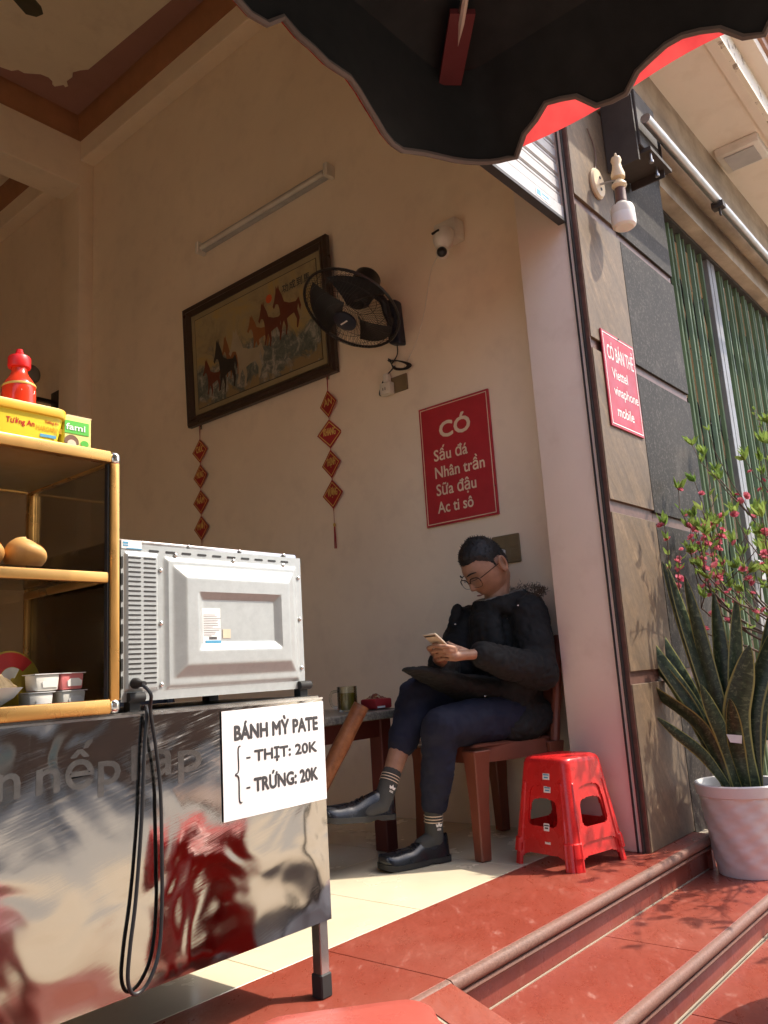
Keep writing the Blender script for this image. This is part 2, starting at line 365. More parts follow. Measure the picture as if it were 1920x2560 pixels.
def text(name, s, o, u, v, cap, m, parent, width=None, bold=0, align='LEFT', depth=.0004, shear=0):
    cu = bpy.data.curves.new('t', 'FONT'); cu.body = s; cu.size = cap/.727; cu.align_x = align; cu.shear = shear; cu.resolution_u = 3
    ob = bpy.data.objects.new('t', cu); me = bpy.data.meshes.new_from_object(ob)
    bpy.data.objects.remove(ob)
    o, u, v = V(o), V(u).normalized(), V(v).normalized(); n = u.cross(v)
    xs = [q.co.x for q in me.vertices] or [0, 1]; x0, x1 = min(xs), max(xs); k = width/(x1-x0) if width else 1
    sh = {'LEFT': x0, 'CENTER': 0, 'RIGHT': x1}[align] if width else 0
    off = base_of(parent); vs_ = []; fs_ = []; nv = len(me.vertices)
    shifts = [(0, 0)]+([(math.cos(a), math.sin(a)) for a in [math.pi*i/4 for i in range(8)]] if bold else [])
    for j, (dx, dy) in enumerate(shifts):                # heavier strokes: shifted copies a few hundredths of a millimetre apart
        vs_ += [o+u*((q.co.x-sh)*k+dx*bold*cap)+v*(q.co.y+dy*bold*cap)+n*(depth+j*2.5e-5)-off for q in me.vertices]
        fs_ += [tuple(i+j*nv for i in p.vertices) for p in me.polygons]
    me2 = bpy.data.meshes.new(name); me2.from_pydata(vs_, [], fs_); bpy.data.meshes.remove(me)
    return link(name, me2, m, parent)
X3, Y3, Z3 = V((1, 0, 0)), V((0, 1, 0)), V((0, 0, 1))
NX, NY = -X3, -Y3

# ================================================================== SETTING
XW = 3.28                                            # long side wall of the shop
def B(*a): return MB().box(*a)
# ground
struct('street', B(-40, 60, -60, -1.2, -.9, -.42), 'asphalt')
struct('far_pavement', B(-40, 60, -60, -8.4, -.9, -.27), 'concrete_dirty')
fl = struct('pavement')
part('pavement_bed', B(-9, 12, -1.35, 1.30, -.8, -.268), 'concrete_dirty', fl)
for i in range(-7, 10):                               # red granite pavement slabs in front of the steps
    for j in range(3):
        y0 = -1.35+j*.79
        part('slab', B(i*1.2+.0025, i*1.2+1.1975, y0+.0025, min(y0+.7875, 1.012), -.268, -.262), 'red_granite' if j == 2 else 'paving_tan', fl)
# shop floor of cream tiles
sf = struct('shop_floor')
part('floor_bed', B(-2.6, 3.6, 1.31, 9.2, -.30, -.012), 'grout', sf)
tile = mesh_of(B(0, .5975, 0, .5975, -.012, 0), 'tile', bevel=.0015)
for i in range(10):
    for j in range(13):
        piece('tile', tile, 'floor_tile', sf, (-2.72+i*.6, 1.691+j*.6, 0))
# steps: red granite border slabs, bullnose nosings, risers, treads
st = struct('front_steps')
for k, (a, b) in enumerate(((-2.6, -1.94), (-1.94, -.74), (-.74, .46), (.46, 1.662), (1.662, 2.862), (2.862, 3.44))):
    part('border_slab', B(a+.0015, b-.0015, 1.285, 1.688, -.035, 0), 'red_granite', st, bevel=.001)
def nosing(x0, x1, yn, z):
    prof = [(.0, 0)]+[(-.016*math.sin(t)-.004, -.017+.017*math.cos(t)) for t in [math.pi*i/8 for i in range(1, 8)]]+[(0, -.034)]
    mb = MB().prism([(a, b) for a, b in prof], (x0, yn+.016, z-.0005), (0, 1, 0), (0, 0, 1), x1-x0)
    part('nosing', mb, 'nosing_stone', st, smooth=40)
    mb2 = MB().prism([(.0, 0), (-.010, -.003), (-.012, -.010), (-.008, -.016), (0, -.018)], (x0, yn+.017, z-.036), (0, 1, 0), (0, 0, 1), x1-x0)
    part('nosing', mb2, 'nosing_stone', st, smooth=40)
nosing(1.664, 3.44, 1.27, 0)
nosing(-2.6, 1.66, 1.27, 0)
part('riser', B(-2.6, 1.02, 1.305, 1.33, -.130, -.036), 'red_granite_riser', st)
for a, b in ((-2.6, -1.4), (-1.4, -.2), (-.2, 1.018)): part('tread', B(a+.0015, b-.0015, 1.008, 1.303, -.165, -.130), 'red_granite', st, bevel=.001)
nosing(-2.6, 1.018, .992, -.130)
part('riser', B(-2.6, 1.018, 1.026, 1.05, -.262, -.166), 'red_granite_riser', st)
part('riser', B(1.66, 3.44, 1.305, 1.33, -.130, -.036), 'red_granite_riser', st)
part('step_end', B(3.441, 3.47, 1.285, 1.372, -.13, -.001), 'red_granite_riser', st)
for a, b in ((1.66, 2.5), (2.5, 3.7), (3.7, 4.9), (4.9, 6.1), (6.1, 7.3), (7.3, 8.5)):
    part('tread', B(a+.0015, b-.0015, 1.008, 1.303 if b < 3.5 else 1.372, -.165, -.130), 'red_granite', st, bevel=.001)
nosing(1.66, 8.5, .992, -.130)
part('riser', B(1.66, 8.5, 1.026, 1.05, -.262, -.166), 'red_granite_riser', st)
mb = MB().box(1.66, 3.44, 1.299, 1.304, -.130, -.1275); mb.box(1.66, 8.5, 1.020, 1.025, -.262, -.258); mb.box(1.66, 3.44, 1.688, 1.691, -.03, -.0006)
part('grout_joint', mb, 'grout', st)
# sloping motorbike ramp beside the steps
rp = struct('ramp')
def wedge(x0, x1, dz=0):
    return MB().prism([(1.2685, -.004+dz), (.50, -.262+dz), (.50, -.266), (1.2685, -.266)], (x0, 0, 0), (0, 1, 0), (0, 0, 1), x1-x0)
part('slab', wedge(1.022, 1.52), 'red_granite', rp)
part('edge_slab', wedge(1.532, 1.655), 'red_granite', rp)
part('grout_joint', wedge(1.5205, 1.5315, -.003), 'grout', rp)

# ------------------------------------------------------------------ the shop house
sh = thing('shop_house', 'shop house with a tall cream plastered room open to the street', 'building')
part('wall', B(XW, XW+.25, 1.65, 9.2, 0, 5.6), 'plaster_cream', sh)
part('pier', B(3.04, XW+.25, 1.378, 1.6505, 0, 3.6), 'plaster_pier', sh, bevel=.006, seg=2)
part('back_wall', B(-2.6, XW, 9.2, 9.4, 0, 5.6), 'plaster_cream', sh)
part('left_wall', B(-2.85, -2.6, 1.36, 9.4, -.2, 5.6), 'plaster_cream', sh)
part('upper_wall', B(-2.85, XW+.25, 1.50, 1.64, 3.25, 9.5), 'house_wall', sh)
part('roof', B(-2.85, XW+.25, 1.50, 9.4, 5.6, 5.8), 'concrete_dirty', sh)
col = part('column', B(3.156, XW, 5.69, 5.99, 0, 5.05), 'plaster_cream', sh, bevel=.008, seg=2)
for y0, y1, zb in ((1.65, 5.69, 5.045), (5.99, 9.2, 5.045)):
    part('wall_beam', B(3.156, XW, y0, y1, zb, 5.6), 'plaster_cream', sh, bevel=.006)
part('cross_beam', B(-2.6, XW-.002, 5.693, 5.987, 4.82, 5.6), 'plaster_cream', sh, bevel=.006)
ce = part('ceiling', B(-2.6, 3.154, 1.65, 5.69, 5.42, 5.59), 'ceiling_maroon', sh)
poly = [(2.94, 1.8), (2.945, 4.05), (2.905, 4.8), (2.888, 5.10), (2.85, 5.15), (2.82, 5.21), (2.845, 5.26), (2.835, 5.33), (2.872, 5.376), (2.86, 5.40), (2.84, 5.385), (2.80, 5.45), (2.775, 5.44), (2.76, 5.41), (2.72, 5.39), (2.66, 5.40), (2.60, 5.45), (2.567, 5.476), (2.52, 5.475), (2.49, 5.52), (2.413, 5.54), (2.3, 5.5), (2.2, 5.52), (1.0, 5.45), (-2.3, 5.45), (-2.3, 1.8)]
part('ceiling_panel', MB().prism(poly, (0, 0, 5.412), X3, Y3, .008), 'ceiling_cream', ce)
part('ceiling', B(-2.6, 3.154, 5.99, 9.2, 5.42, 5.59), 'ceiling_cream', sh)
def mould(p, d, out, L):                              # stepped crown moulding
    pr = [(0, 0), (.006, 0), (.010, .03), (.022, .045), (.026, .085), (.038, .10), (.042, .145), (.052, .16), (.052, .195), (0, .195)]
    return MB().prism(pr, p, out, Z3, L) if V(out).cross(Z3).dot(V(d)) > 0 else MB().prism([(a, b) for a, b in pr][::-1], p, out, Z3, -L)
part('moulding', mould((3.156, 1.66, 5.225), Y3, NX, 4.03), 'orange_mould', sh)
part('moulding', mould((-2.6, 5.692, 5.2265), X3, NY, 5.752), 'orange_mould', sh)
part('moulding', mould((3.156, 5.99, 5.225), Y3, NX, 3.2), 'orange_mould', sh)
# stone facing on the street front: tan slate and dark granite slabs with recessed brown strips
part('front_wall', B(3.30, 4.155, 1.3765, 1.64, -.14, 9.5), 'house_wall', sh)
tan = part('slate_facing', B(3.046, 3.487, 1.3705, 1.3765, 0, 3.3), 'brown_strip', sh)
drk = part('granite_facing', B(3.4905, 4.152, 1.3705, 1.3762, -.128, 3.3), 'brown_strip', sh)
ROWS = [(0, .612), (.66, 1.292), (1.343, 1.992), (2.04, 2.652), (2.70, 3.29)]
for k, (a, b) in enumerate(ROWS):
    part('stone_slab', B(3.045, 3.487, 1.358, 1.371, a+.001, b), 'tan_slate', tan, bevel=.0015)
    part('stone_slab', B(3.4915, 4.153, 1.358, 1.371, (a-.007 if k else -.126), b-.006), 'dark_granite', drk, bevel=.0015)
part('shutter_guide', MB().box(3.024, 3.0395, 1.379, 1.386, .001, 3.3).box(3.028, 3.0395, 1.404, 1.408, .001, 3.3), 'black_metal', sh)
part('slab_edge', B(3.0405, 3.0448, 1.362, 1.383, .001, 3.3), 'brown_strip', sh)
part('left_pier', B(-2.85, -2.4, 1.34, 1.65, -.2, 3.6), 'tan_slate', sh)
# canopy soffit and cornice over the street front
part('lintel', B(4.16, 9.2, 1.356, 1.48, 3.24, 9.5), 'concrete_dirty', sh)
part('lintel_band', B(3.04, 4.157, 1.352, 1.50, 3.32, 3.8), 'concrete_dirty', sh)
part('dark_band', B(2.2, 9.2, 1.29, 1.351, 3.47, 3.82), 'concrete_dirty', sh)
sof = part('soffit', B(-3, 9.2, .93, 1.50, 3.801, 3.95), 'soffit_cream', sh)
part('soffit_trim', B(-3, 9.2, .925, .975, 3.785, 3.80), 'soffit_cream', sof)
part('fascia', B(-3, 9.2, .90, .9295, 3.79, 3.93), 'peeling_paint', sh)
part('cornice_white', B(-3, 9.2, .82, .93, 3.951, 4.02), 'soffit_cream', sh)
for i, (y, z) in enumerate(((.80, 4.021), (.76, 4.09), (.70, 4.16))):
    part('cornice_moulding', B(-3, 9.2, y, 1.5, z, z+.068), 'brown_mould', sh, bevel=.01, seg=2)
part('cornice_white', B(-3, 9.2, .67, 1.5, 4.23, 4.26), 'white_print', sh)
part('upper_front', B(3.3, 9.2, 1.10, 1.5, 4.26, 9.5), 'house_wall', sh)

# neighbour behind the folding gate
nb = thing('neighbour_house', 'neighbouring house behind the green folding gate', 'building', (6.5, 1.5, 0))
part('wall', B(4.0, 9.2, 2.6, 2.8, 0, 5), 'plaster_cream', nb)
part('floor', B(4.0, 9.2, 1.376, 2.6, -.3, -.004), 'concrete_dirty', nb)
part('wall', B(9.2, 9.5, .9, 2.8, -.3, 6), 'house_wall', nb)
part('ceiling', B(4.0, 9.2, 1.482, 2.6, 3.9, 4.1), 'plaster_cream', nb)

# opposite side of the street (seen in the steel and glass)
def house(x0, x1, h, wm, name, label, storeys, yf=-9.5):
    t = thing(name, label, 'building', ((x0+x1)/2, yf, -.27))
    part('wall', B(x0, x1, yf-6, yf, -.27, h), wm, t)
    part('roof', B(x0-.1, x1+.1, yf-6.1, yf+.35, h, h+.18), 'roof_tile', t)
    part('shopfront', B(x0+.4, x1-.4, yf, yf+.06, -.25, 2.6), 'wood_door', t)
    part('canopy', MB().prism([(0, 0), (1.4, -.35), (1.4, -.38), (0, -.04)], (x0+.1, yf, 3.2), Y3, Z3, x1-x0-.2), 'brown_mould', t)
    for s in range(1, storeys):
        n = 2
        for k in range(n):
            cx = x0+(x1-x0)*(k+.5)/n
            wd = part('window', B(cx-.62, cx+.62, yf+.001, yf+.05, s*3.2+.9, s*3.2+2.5), 'white_print', t)
            part('pane', B(cx-.55, cx-.03, yf+.051, yf+.055, s*3.2+.97, s*3.2+2.43), 'window_dark', wd)
            part('pane', B(cx+.03, cx+.55, yf+.051, yf+.055, s*3.2+.97, s*3.2+2.43), 'window_dark', wd)
        part('balcony', B(x0+.1, x1-.1, yf+.001, yf+.7, s*3.2, s*3.2+.12), 'soffit_cream', t)
house(-9.2, -4.2, 7.0, 'house_wall', 'town_house', 'two storey cream town house across the street', 2)
house(-4.1, .6, 9.4, 'house_wall_pink', 'town_house', 'pink plastered three storey town house across the street', 3)
house(.7, 5.6, 6.8, 'house_wall_green', 'town_house', 'pale green two storey town house across the street', 2)
house(5.7, 11.0, 8.8, 'house_wall', 'town_house', 'cream three storey town house at the right across the street', 3)

# ------------------------------------------------------------------ roller shutter
rs = thing('roller_shutter', 'white ribbed roller shutter half rolled up above the shop opening', 'shutter', (.3, 1.42, 2.575))
slat = mesh_of(MB().prism([(-.006, 0), (-.012, .006), (-.012, .046), (-.006, .052), (-.010, .056), (-.010, .066), (-.004, .0715), (0, .0715), (0, 0)], (-2.4, 0, 0), Y3, Z3, 5.422), 'slat', smooth=25)
for k in range(10): piece('slat', slat, 'shutter_white', rs, (0, 1.425, 2.652+k*.0765))
part('slat_gap', MB().box(-2.4, 3.02, 1.4255, 1.428, 2.65, 3.4), 'black_metal', rs)
part('bottom_rail', MB().box(-2.4, 3.022, 1.405, 1.432, 2.585, 2.648), 'shutter_white', rs, bevel=.003)
part('rail_edge', MB().box(-2.4, 3.022, 1.400, 1.437, 2.570, 2.584), 'black_metal', rs)
stk = part('sticker', B(2.78, 2.90, 1.4035, 1.4045, 2.600, 2.637), 'paper', rs)
part('sticker_print', MB().box(2.788, 2.82, 1.4028, 1.4034, 2.606, 2.631).box(2.83, 2.89, 1.4028, 1.4034, 2.620, 2.628).box(2.83, 2.87, 1.4028, 1.4034, 2.607, 2.612), 'label_blue', stk)
part('shutter_box', B(-2.4, 2.998, 1.44, 1.499, 3.25, 3.8), 'dull_aluminium', rs)

# ------------------------------------------------------------------ green folding gate
gt = thing('folding_gate', 'green metal concertina gate of upright slats', 'gate', (4.2, 1.48, 0))
sl_ = mesh_of(MB().prism([(0, .010), (.002, -.012), (.010, -.016), (.026, -.004), (.030, .012), (.026, .012), (.022, 0), (.010, -.010), (.006, -.008), (.004, .010)], (0, 0, 0), X3, Y3, 3.22), 'slat', smooth=30)
for k in range(56):
    if 11 <= k <= 12: continue
    piece('slat', sl_, 'gate_green', gt, (4.172+k*.088+random.uniform(-.006, .006), 1.475+(.010 if k % 2 else 0), .005), (0, 0, R(random.uniform(-14, 14))))
rivet = mesh_of(MB().lathe([(.005, 0), (.004, .003), (.001, .004)], axis=NY, n=8), 'rivet')
for k in range(12):
    for j in range(7): piece('rivet', rivet, 'black_metal', gt, (4.182+k*.088, 1.456+(.010 if k % 2 else 0), .3+j*.42+(.05 if k % 2 else 0)))
mb = MB()
for k in range(33):
    for j in range(4):
        z0 = .2+j*.78
        for a, b in ((0, .39), (.39, 0)): mb.bar((4.2+k*.128, 1.503, z0+a), (4.2+(k+1)*.128, 1.503, z0+b), .006, .018, up=Y3)
tag(part('lattice', mb, 'black_metal', gt, smooth=0), kind='stuff')
part('post', MB().box(5.165, 5.30, 1.456, 1.50, .004, 3.23), 'post_grey', gt, bevel=.003)
part('post_seam', MB().box(5.220, 5.226, 1.4545, 1.4558, .004, 3.23), 'black_metal', gt)
part('track', B(4.16, 9.2, 1.44, 1.52, 3.215, 3.2385), 'black_metal', gt)
part('floor_track', B(4.16, 9.2, 1.45, 1.51, -.0035, .004), 'black_metal', gt)
lock = part('lock', MB().box(5.19, 5.28, 1.42, 1.455, 1.12, 1.24), 'dull_aluminium', gt, bevel=.004)

# ------------------------------------------------------------------ rolled awning in front of the lintel
aw = thing('rolled_awning', 'rolled awning with silver tube and yellow cloth edge above the green gate', 'awning', (3.5, 1.2, 3.2))
part('front_tube', MB().tube([(3.45, 1.15, 3.17), (9, 1.15, 3.20)], .024, 14), 'dull_aluminium', aw)
part('cloth_roll', MB().tube([(3.55, 1.285, 3.37), (9, 1.285, 3.38)], .055, 16), 'concrete_dirty', aw)
part('cloth_edge', MB().prism([(0, 0), (.02, .03), (.015, .065), (.008, .065), (.01, .03), (-.008, .004)], (3.56, 1.24, 3.375), Y3, Z3, 5.4), 'yellow_fabric', aw)
br = part('bracket_box', MB().box(3.46, 3.70, 1.19, 1.352, 3.06, 3.36), 'rust_metal', aw, bevel=.004)
part('bracket_plate', MB().box(3.44, 3.455, 1.20, 1.354, 2.98, 3.40), 'rust_metal', aw)
part('bracket_flange', MB().box(3.50, 3.76, 1.16, 1.35, 3.04, 3.058).box(3.705, 3.712, 1.18, 1.35, 3.0, 3.3), 'rust_metal', aw)
for bx, by in ((3.53, 1.175), (3.66, 1.20)):
    part('bolt', MB().lathe([(.006, 0), (.006, .075), (.011, .075), (.011, .086)], (bx, by, 3.075), (0, 0, -1), 10), 'dull_aluminium', br)
part('tube_clamp', MB().box(4.42, 4.47, 1.118, 1.182, 3.13, 3.165).box(4.435, 4.455, 1.14, 1.15, 3.09, 3.14), 'rust_metal', aw)

# square lamp on the soffit
lf = thing('soffit_lamp', 'square white ceiling lamp under the balcony', 'lamp', (5.1, 1.13, 3.80))
part('housing', MB().prism([(-.14, 0), (.14, 0), (.12, -.05), (-.12, -.05)], (5.09, 1.26, 3.80), X3, Z3, .26), 'white_plastic', lf, bevel=.006)
part('diffuser', B(5.0, 5.18, 1.04, 1.22, 3.742, 3.7495), 'mug_glass' if False else 'tube_grey', lf)

# ================================================================== THINGS ON THE WALL
# wall coordinates: along the wall "right" in the picture is -Y, normal is -X
def wl(y, z, d=0): return V((XW-d, y, z))
# big red sign
t = thing('menu_sign', 'large dark red menu sign with cream lettering on the plaster wall', 'sign', (XW, 2.235, 1.42))
part('board', B(XW-.014, XW-.004, 2.020, 2.451, 1.42, 2.047), 'sign_red', t, bevel=.001)
fr = MB()
for a in ((2.030, 2.034, 1.43, 2.037), (2.437, 2.441, 1.43, 2.037), (2.034, 2.437, 1.43, 1.434), (2.034, 2.437, 2.033, 2.037)): fr.box(XW-.0152, XW-.0142, *a)
part('border', fr, 'sign_cream', t)
for s, y, z, cap, wd, bd in (('CÓ', 2.325, 1.868, .082, .185, .045), ('Sấu đá', 2.372, 1.752, .060, .205, .020), ('Nhân trần', 2.372, 1.662, .060, .298, .020), ('Sữa đậu', 2.372, 1.572, .060, .24, .020), ('Ac ti sô', 2.372, 1.482, .060, .215, .020)):
    text('lettering', s, (XW-.0141, y, z), NY, Z3, cap, 'sign_cream', t, width=wd, bold=bd)
for y, z in ((2.235, 2.041), (2.40, 2.042), (2.025, 1.56)): part('nail', MB().lathe([(.003, 0), (.003, .003)], (XW-.0145, y, z), NX, 8), 'black_metal', t)

# small red sign outside
t = thing('phone_card_sign', 'small bright red sign with white lettering on tan stone', 'sign', (3.295, 1.357, 1.668))
part('board', B(3.130, 3.462, 1.350, 1.3565, 1.668, 2.10), 'sign_red_out', t, bevel=.001)
fr = MB()
for a in ((3.140, 3.144, 1.678, 2.09), (3.448, 3.452, 1.678, 2.09)): fr.box(a[0], a[1], 1.3488, 1.3496, a[2], a[3])
for a in ((3.144, 3.448, 1.678, 1.682), (3.144, 3.448, 2.086, 2.09)): fr.box(a[0], a[1], 1.3488, 1.3496, a[2], a[3])
part('border', fr, 'white_print', t)
for s, x, z, cap, wd, bd in (('CÓ BÁN THẺ', 3.168, 1.975, .068, .268, .007), ('Viettel', 3.195, 1.892, .050, .155, .008), ('vinaphone', 3.195, 1.816, .046, .245, .008), ('mobile', 3.205, 1.722, .050, .165, .008)):
    text('lettering', s, (x, 1.3498, z), X3, Z3, cap, 'white_print', t, width=wd, bold=bd)
part('nail', MB().lathe([(.004, 0), (.004, .004)], (3.30, 1.349, 2.094), NY, 8), 'black_metal', t)

# framed picture of horses
def frame_picture():
    t = thing('framed_picture', 'dark framed picture of galloping horses on the plaster wall', 'picture', (XW, 3.69, 2.43))
    y0, y1, z0, z1 = 2.995, 4.385, 2.42, 3.265
    lean = .03
    def P(u, v, d): return V((XW-.012-d-lean*v/.84, y1-u, z0+v))     # u to the right, v up
    W, H = y1-y0, z1-z0
    def frame_bar(a, b, c, d_):      # quad ring piece between outer a-b and inner c-d
        mb = MB(); prof = [(0, .0), (.0, .03), (.18, .045), (.5, .036), (.62, .042), (.86, .03), (1.0, .022), (1.0, .0)]
        vs_ = []
        for (p, q) in ((a, c), (b, d_)):
            for s_, h in prof: vs_.append(P(p[0]+(q[0]-p[0])*s_, p[1]+(q[1]-p[1])*s_, h))
        n = len(prof); f = [(i, (i+1) % n, n+(i+1) % n, n+i) for i in range(n)]+[tuple(range(n))[::-1], tuple(range(n, 2*n))]
        return mb.add(vs_, f)
    o = [(0, 0), (W, 0), (W, H), (0, H)]; k = .068; i_ = [(k, k), (W-k, k), (W-k, H-k), (k, H-k)]
    for j in range(4): part('frame_rail', frame_bar(o[j], o[(j+1) % 4], i_[j], i_[(j+1) % 4]), 'frame_wood', t)
    def sheet(u0, u1, v0, v1, d, m, name, par):
        a = [P(u0, v0, d), P(u1, v0, d), P(u1, v1, d), P(u0, v1, d)]; b = [q+V((.003, 0, 0)) for q in a]
        return part(name, MB().add(a+b, [(0, 1, 2, 3), (7, 6, 5, 4), (0, 4, 5, 1), (1, 5, 6, 2), (2, 6, 7, 3), (3, 7, 4, 0)]), m, par, smooth=0)
    sheet(.066, W-.066, .066, H-.066, .014, 'mat_gold', 'mount', t)
    sheet(.105, W-.105, .105, H-.105, .0155, 'frame_wood', 'mount_line', t)
    pic = sheet(.11, W-.11, .11, H-.11, .0165, 'picture_paint', 'picture', t)
    hb = [(.0, .62), (.06, .70), (.13, .86), (.16, 1.0), (.20, .93), (.25, 1.0), (.27, .90), (.36, .76), (.42, .62), (.60, .55), (.82, .52), (.93, .58), (1.0, .40), (.95, .30), (.90, .46), (.86, .36), (.92, .18), (.84, .0), (.80, .02), (.82, .18), (.74, .32), (.60, .30), (.48, .27), (.50, .12), (.44, -.04), (.40, -.02), (.43, .12), (.37, .26), (.32, .20), (.26, .04), (.20, .05), (.25, .18), (.26, .36), (.24, .52), (.20, .62), (.12, .64), (.05, .56)]
    horses = [(.17, .17, .20, .26, 'horse_red'), (.38, .23, .18, .30, 'horse_orange'), (.64, .33, .22, .25, 'horse_orange'), (.75, .33, .23, .30, 'horse_red'), (.89, .36, .25, .33, 'horse_red'), (.29, .16, .24, .37, 'horse_black'), (.45, .15, .34, .39, 'horse_cream')]
    for j, (u, v, sx, sy, m) in enumerate(horses):
        vs_ = [P(u+a*sx, v+b*sy, .0172+j*.0003) for a, b in hb]; part('painted_horse', MB().add(vs_, [tuple(range(len(hb)))]), m, pic, smooth=0, recalc=False)
    c = [P(.86+.028*math.cos(2*math.pi*i/20), .63+.028*math.sin(2*math.pi*i/20), .0175) for i in range(20)]
    part('painted_sun', MB().add(c, [tuple(range(20))]), 'sun_orange', pic, smooth=0, recalc=False)
    for j, s in enumerate('功成到馬'): text('lettering', s, P(.985+j*.062, .625, .0175), NY, V((-.036, 0, 1)), .042, 'ink', pic, bold=.03)
frame_picture()

# tube lamp
t = thing('tube_lamp', 'unlit white tube lamp batten high on the plaster wall', 'lamp', (XW, 3.6, 3.66))
part('batten', B(XW-.04, XW-.001, 2.97, 4.22, 3.655, 3.715), 'tube_grey', t, bevel=.004)
part('tube', MB().tube([(XW-.055, 3.0, 3.668), (XW-.055, 4.19, 3.668)], .015, 12), 'white_plastic', t)
for y in (2.955, 4.20): part('end_cap', B(XW-.075, XW-.001, y, y+.032, 3.635, 3.72), 'white_plastic', t, bevel=.004)

# wall fan
def wall_fan():
    t = thing('wall_fan', 'black wall fan tilted down beside the framed picture', 'fan', (XW, 2.55, 2.45))
    c = V((XW-.33, 2.60, 2.565)); n = V((-.50, .10, -.86)).normalized(); u, w_ = orth(n); rad = .262
    def ring(r, d, tr, k=40): return MB().tube([c+n*d+(u*math.cos(2*math.pi*i/k)+w_*math.sin(2*math.pi*i/k))*r for i in range(k)], tr, 6, closed=True)
    g = ring(rad, 0, .008)
    part('guard_rim', g, 'black_plastic', t)
    for side, nm in ((1, 'front_guard'), (-1, 'rear_guard')):
        mb = MB()
        for k in range(72):
            a = 2*math.pi*k/72; d = u*math.cos(a)+w_*math.sin(a); tw = u*math.cos(a+.35*side)+w_*math.sin(a+.35*side)
            pts = [c+tw*.055+n*side*.085, c+(tw+d).normalized()*.16+n*side*.075, c+d*.222+n*side*.045, c+d*rad]
            mb.tube(bez(pts, 3), .0010, 3, cap=False)
        for r_, d_ in ((.11, .082), (.175, .064), (.226, .042)):
            mb.tube([c+n*side*d_+(u*math.cos(2*math.pi*i/30)+w_*math.sin(2*math.pi*i/30))*r_ for i in range(30)], .0014, 4, closed=True)
        tag(part(nm, mb, 'black_plastic', t), kind='stuff')
    part('hub_cap', MB().lathe([(.062, .080), (.062, .090), (.045, .096), (.0, .097)], c, n, 24), 'dark_blue_plastic', t)
    part('badge', MB().obox(c+n*.0985+u*.0, u*.028, w_*.004, n*.0006), 'white_print', t)
    for k in range(3):
        a0 = 2*math.pi*k/3+.5
        def bl(s, q):
            r = .05+.188*q; a = a0+(s-.5)*(.62+.75*q-.25*q*q)*1.25; dz = (s-.5)*.06
            return c+(u*math.cos(a)+w_*math.sin(a))*r+n*dz
        part('blade', MB().grid(bl, 8, 8), 'black_plastic', t, recalc=False)
    part('motor', MB().lathe([(.05, -.055), (.072, -.085), (.078, -.15), (.072, -.245), (.058, -.262), (.0, -.264)], c, n, 24), 'black_plastic', t)
    mc = c-n*.16
    part('bracket_arm', MB().tube(bez([mc, mc+V((.12, -.03, -.03)), V((XW-.09, 2.555, 2.60)), V((XW-.05, 2.555, 2.55))], 6), .022, 10), 'black_plastic', t)
    bx = part('control_box', MB().obox((XW-.032, 2.552, 2.565), V((.03, 0, 0)), V((0, .042, .012)), V((-.01, .0, .125))), 'dark_blue_plastic', t, bevel=.014, seg=3)
    part('cord_knob', MB().sphere((XW-.066, 2.555, 2.48), .012, 10, 6), 'black_plastic', bx)
    mb = MB().tube(bez([(XW-.03, 2.55, 2.45), (XW-.02, 2.56, 2.39), (XW-.02, 2.60, 2.35)], 5), .0035, 6)
    for k in range(5):
        o = V((XW-.02-.003*k, 2.575-.006*k, 2.345-.004*k)); d1 = V((0, -.055, -.045)); d2 = V((0, .012+.004*k, -.02))
        mb.tube(bez([o-d1*.9, o+d2, o+d1, o+d1*1.1-d2, o-d2*.6, o-d1*.9+d2*.4], 5), .003, 5)
    mb.tube(bez([(XW-.02, 2.58, 2.33), (XW-.02, 2.66, 2.28), (XW-.02, 2.70, 2.215), (XW-.025, 2.69, 2.19), (XW-.03, 2.655, 2.195)], 6), .0035, 6)
    part('cord', mb, 'black_plastic', t)
wall_fan()
# socket with travel adaptor
t = thing('wall_socket', 'brown wall socket with a white adaptor plugged in below the fan', 'socket', (XW, 2.58, 2.2))
part('plate', B(XW-.012, XW-.001, 2.515, 2.645, 2.185, 2.275), 'switch_gold', t, bevel=.003)
ad = part('adaptor', MB().box(XW-.055, XW-.0125, 2.60, 2.672, 2.178, 2.245), 'plug_white', t, bevel=.006, seg=2)
part('charger', MB().box(XW-.05, XW-.0125, 2.618, 2.650, 2.248, 2.296), 'white_plastic', t, bevel=.005)
part('socket_holes', MB().box(XW-.0556, XW-.0551, 2.63, 2.635, 2.20, 2.215).box(XW-.0556, XW-.0551, 2.645, 2.65, 2.20, 2.215), 'black_plastic', ad)
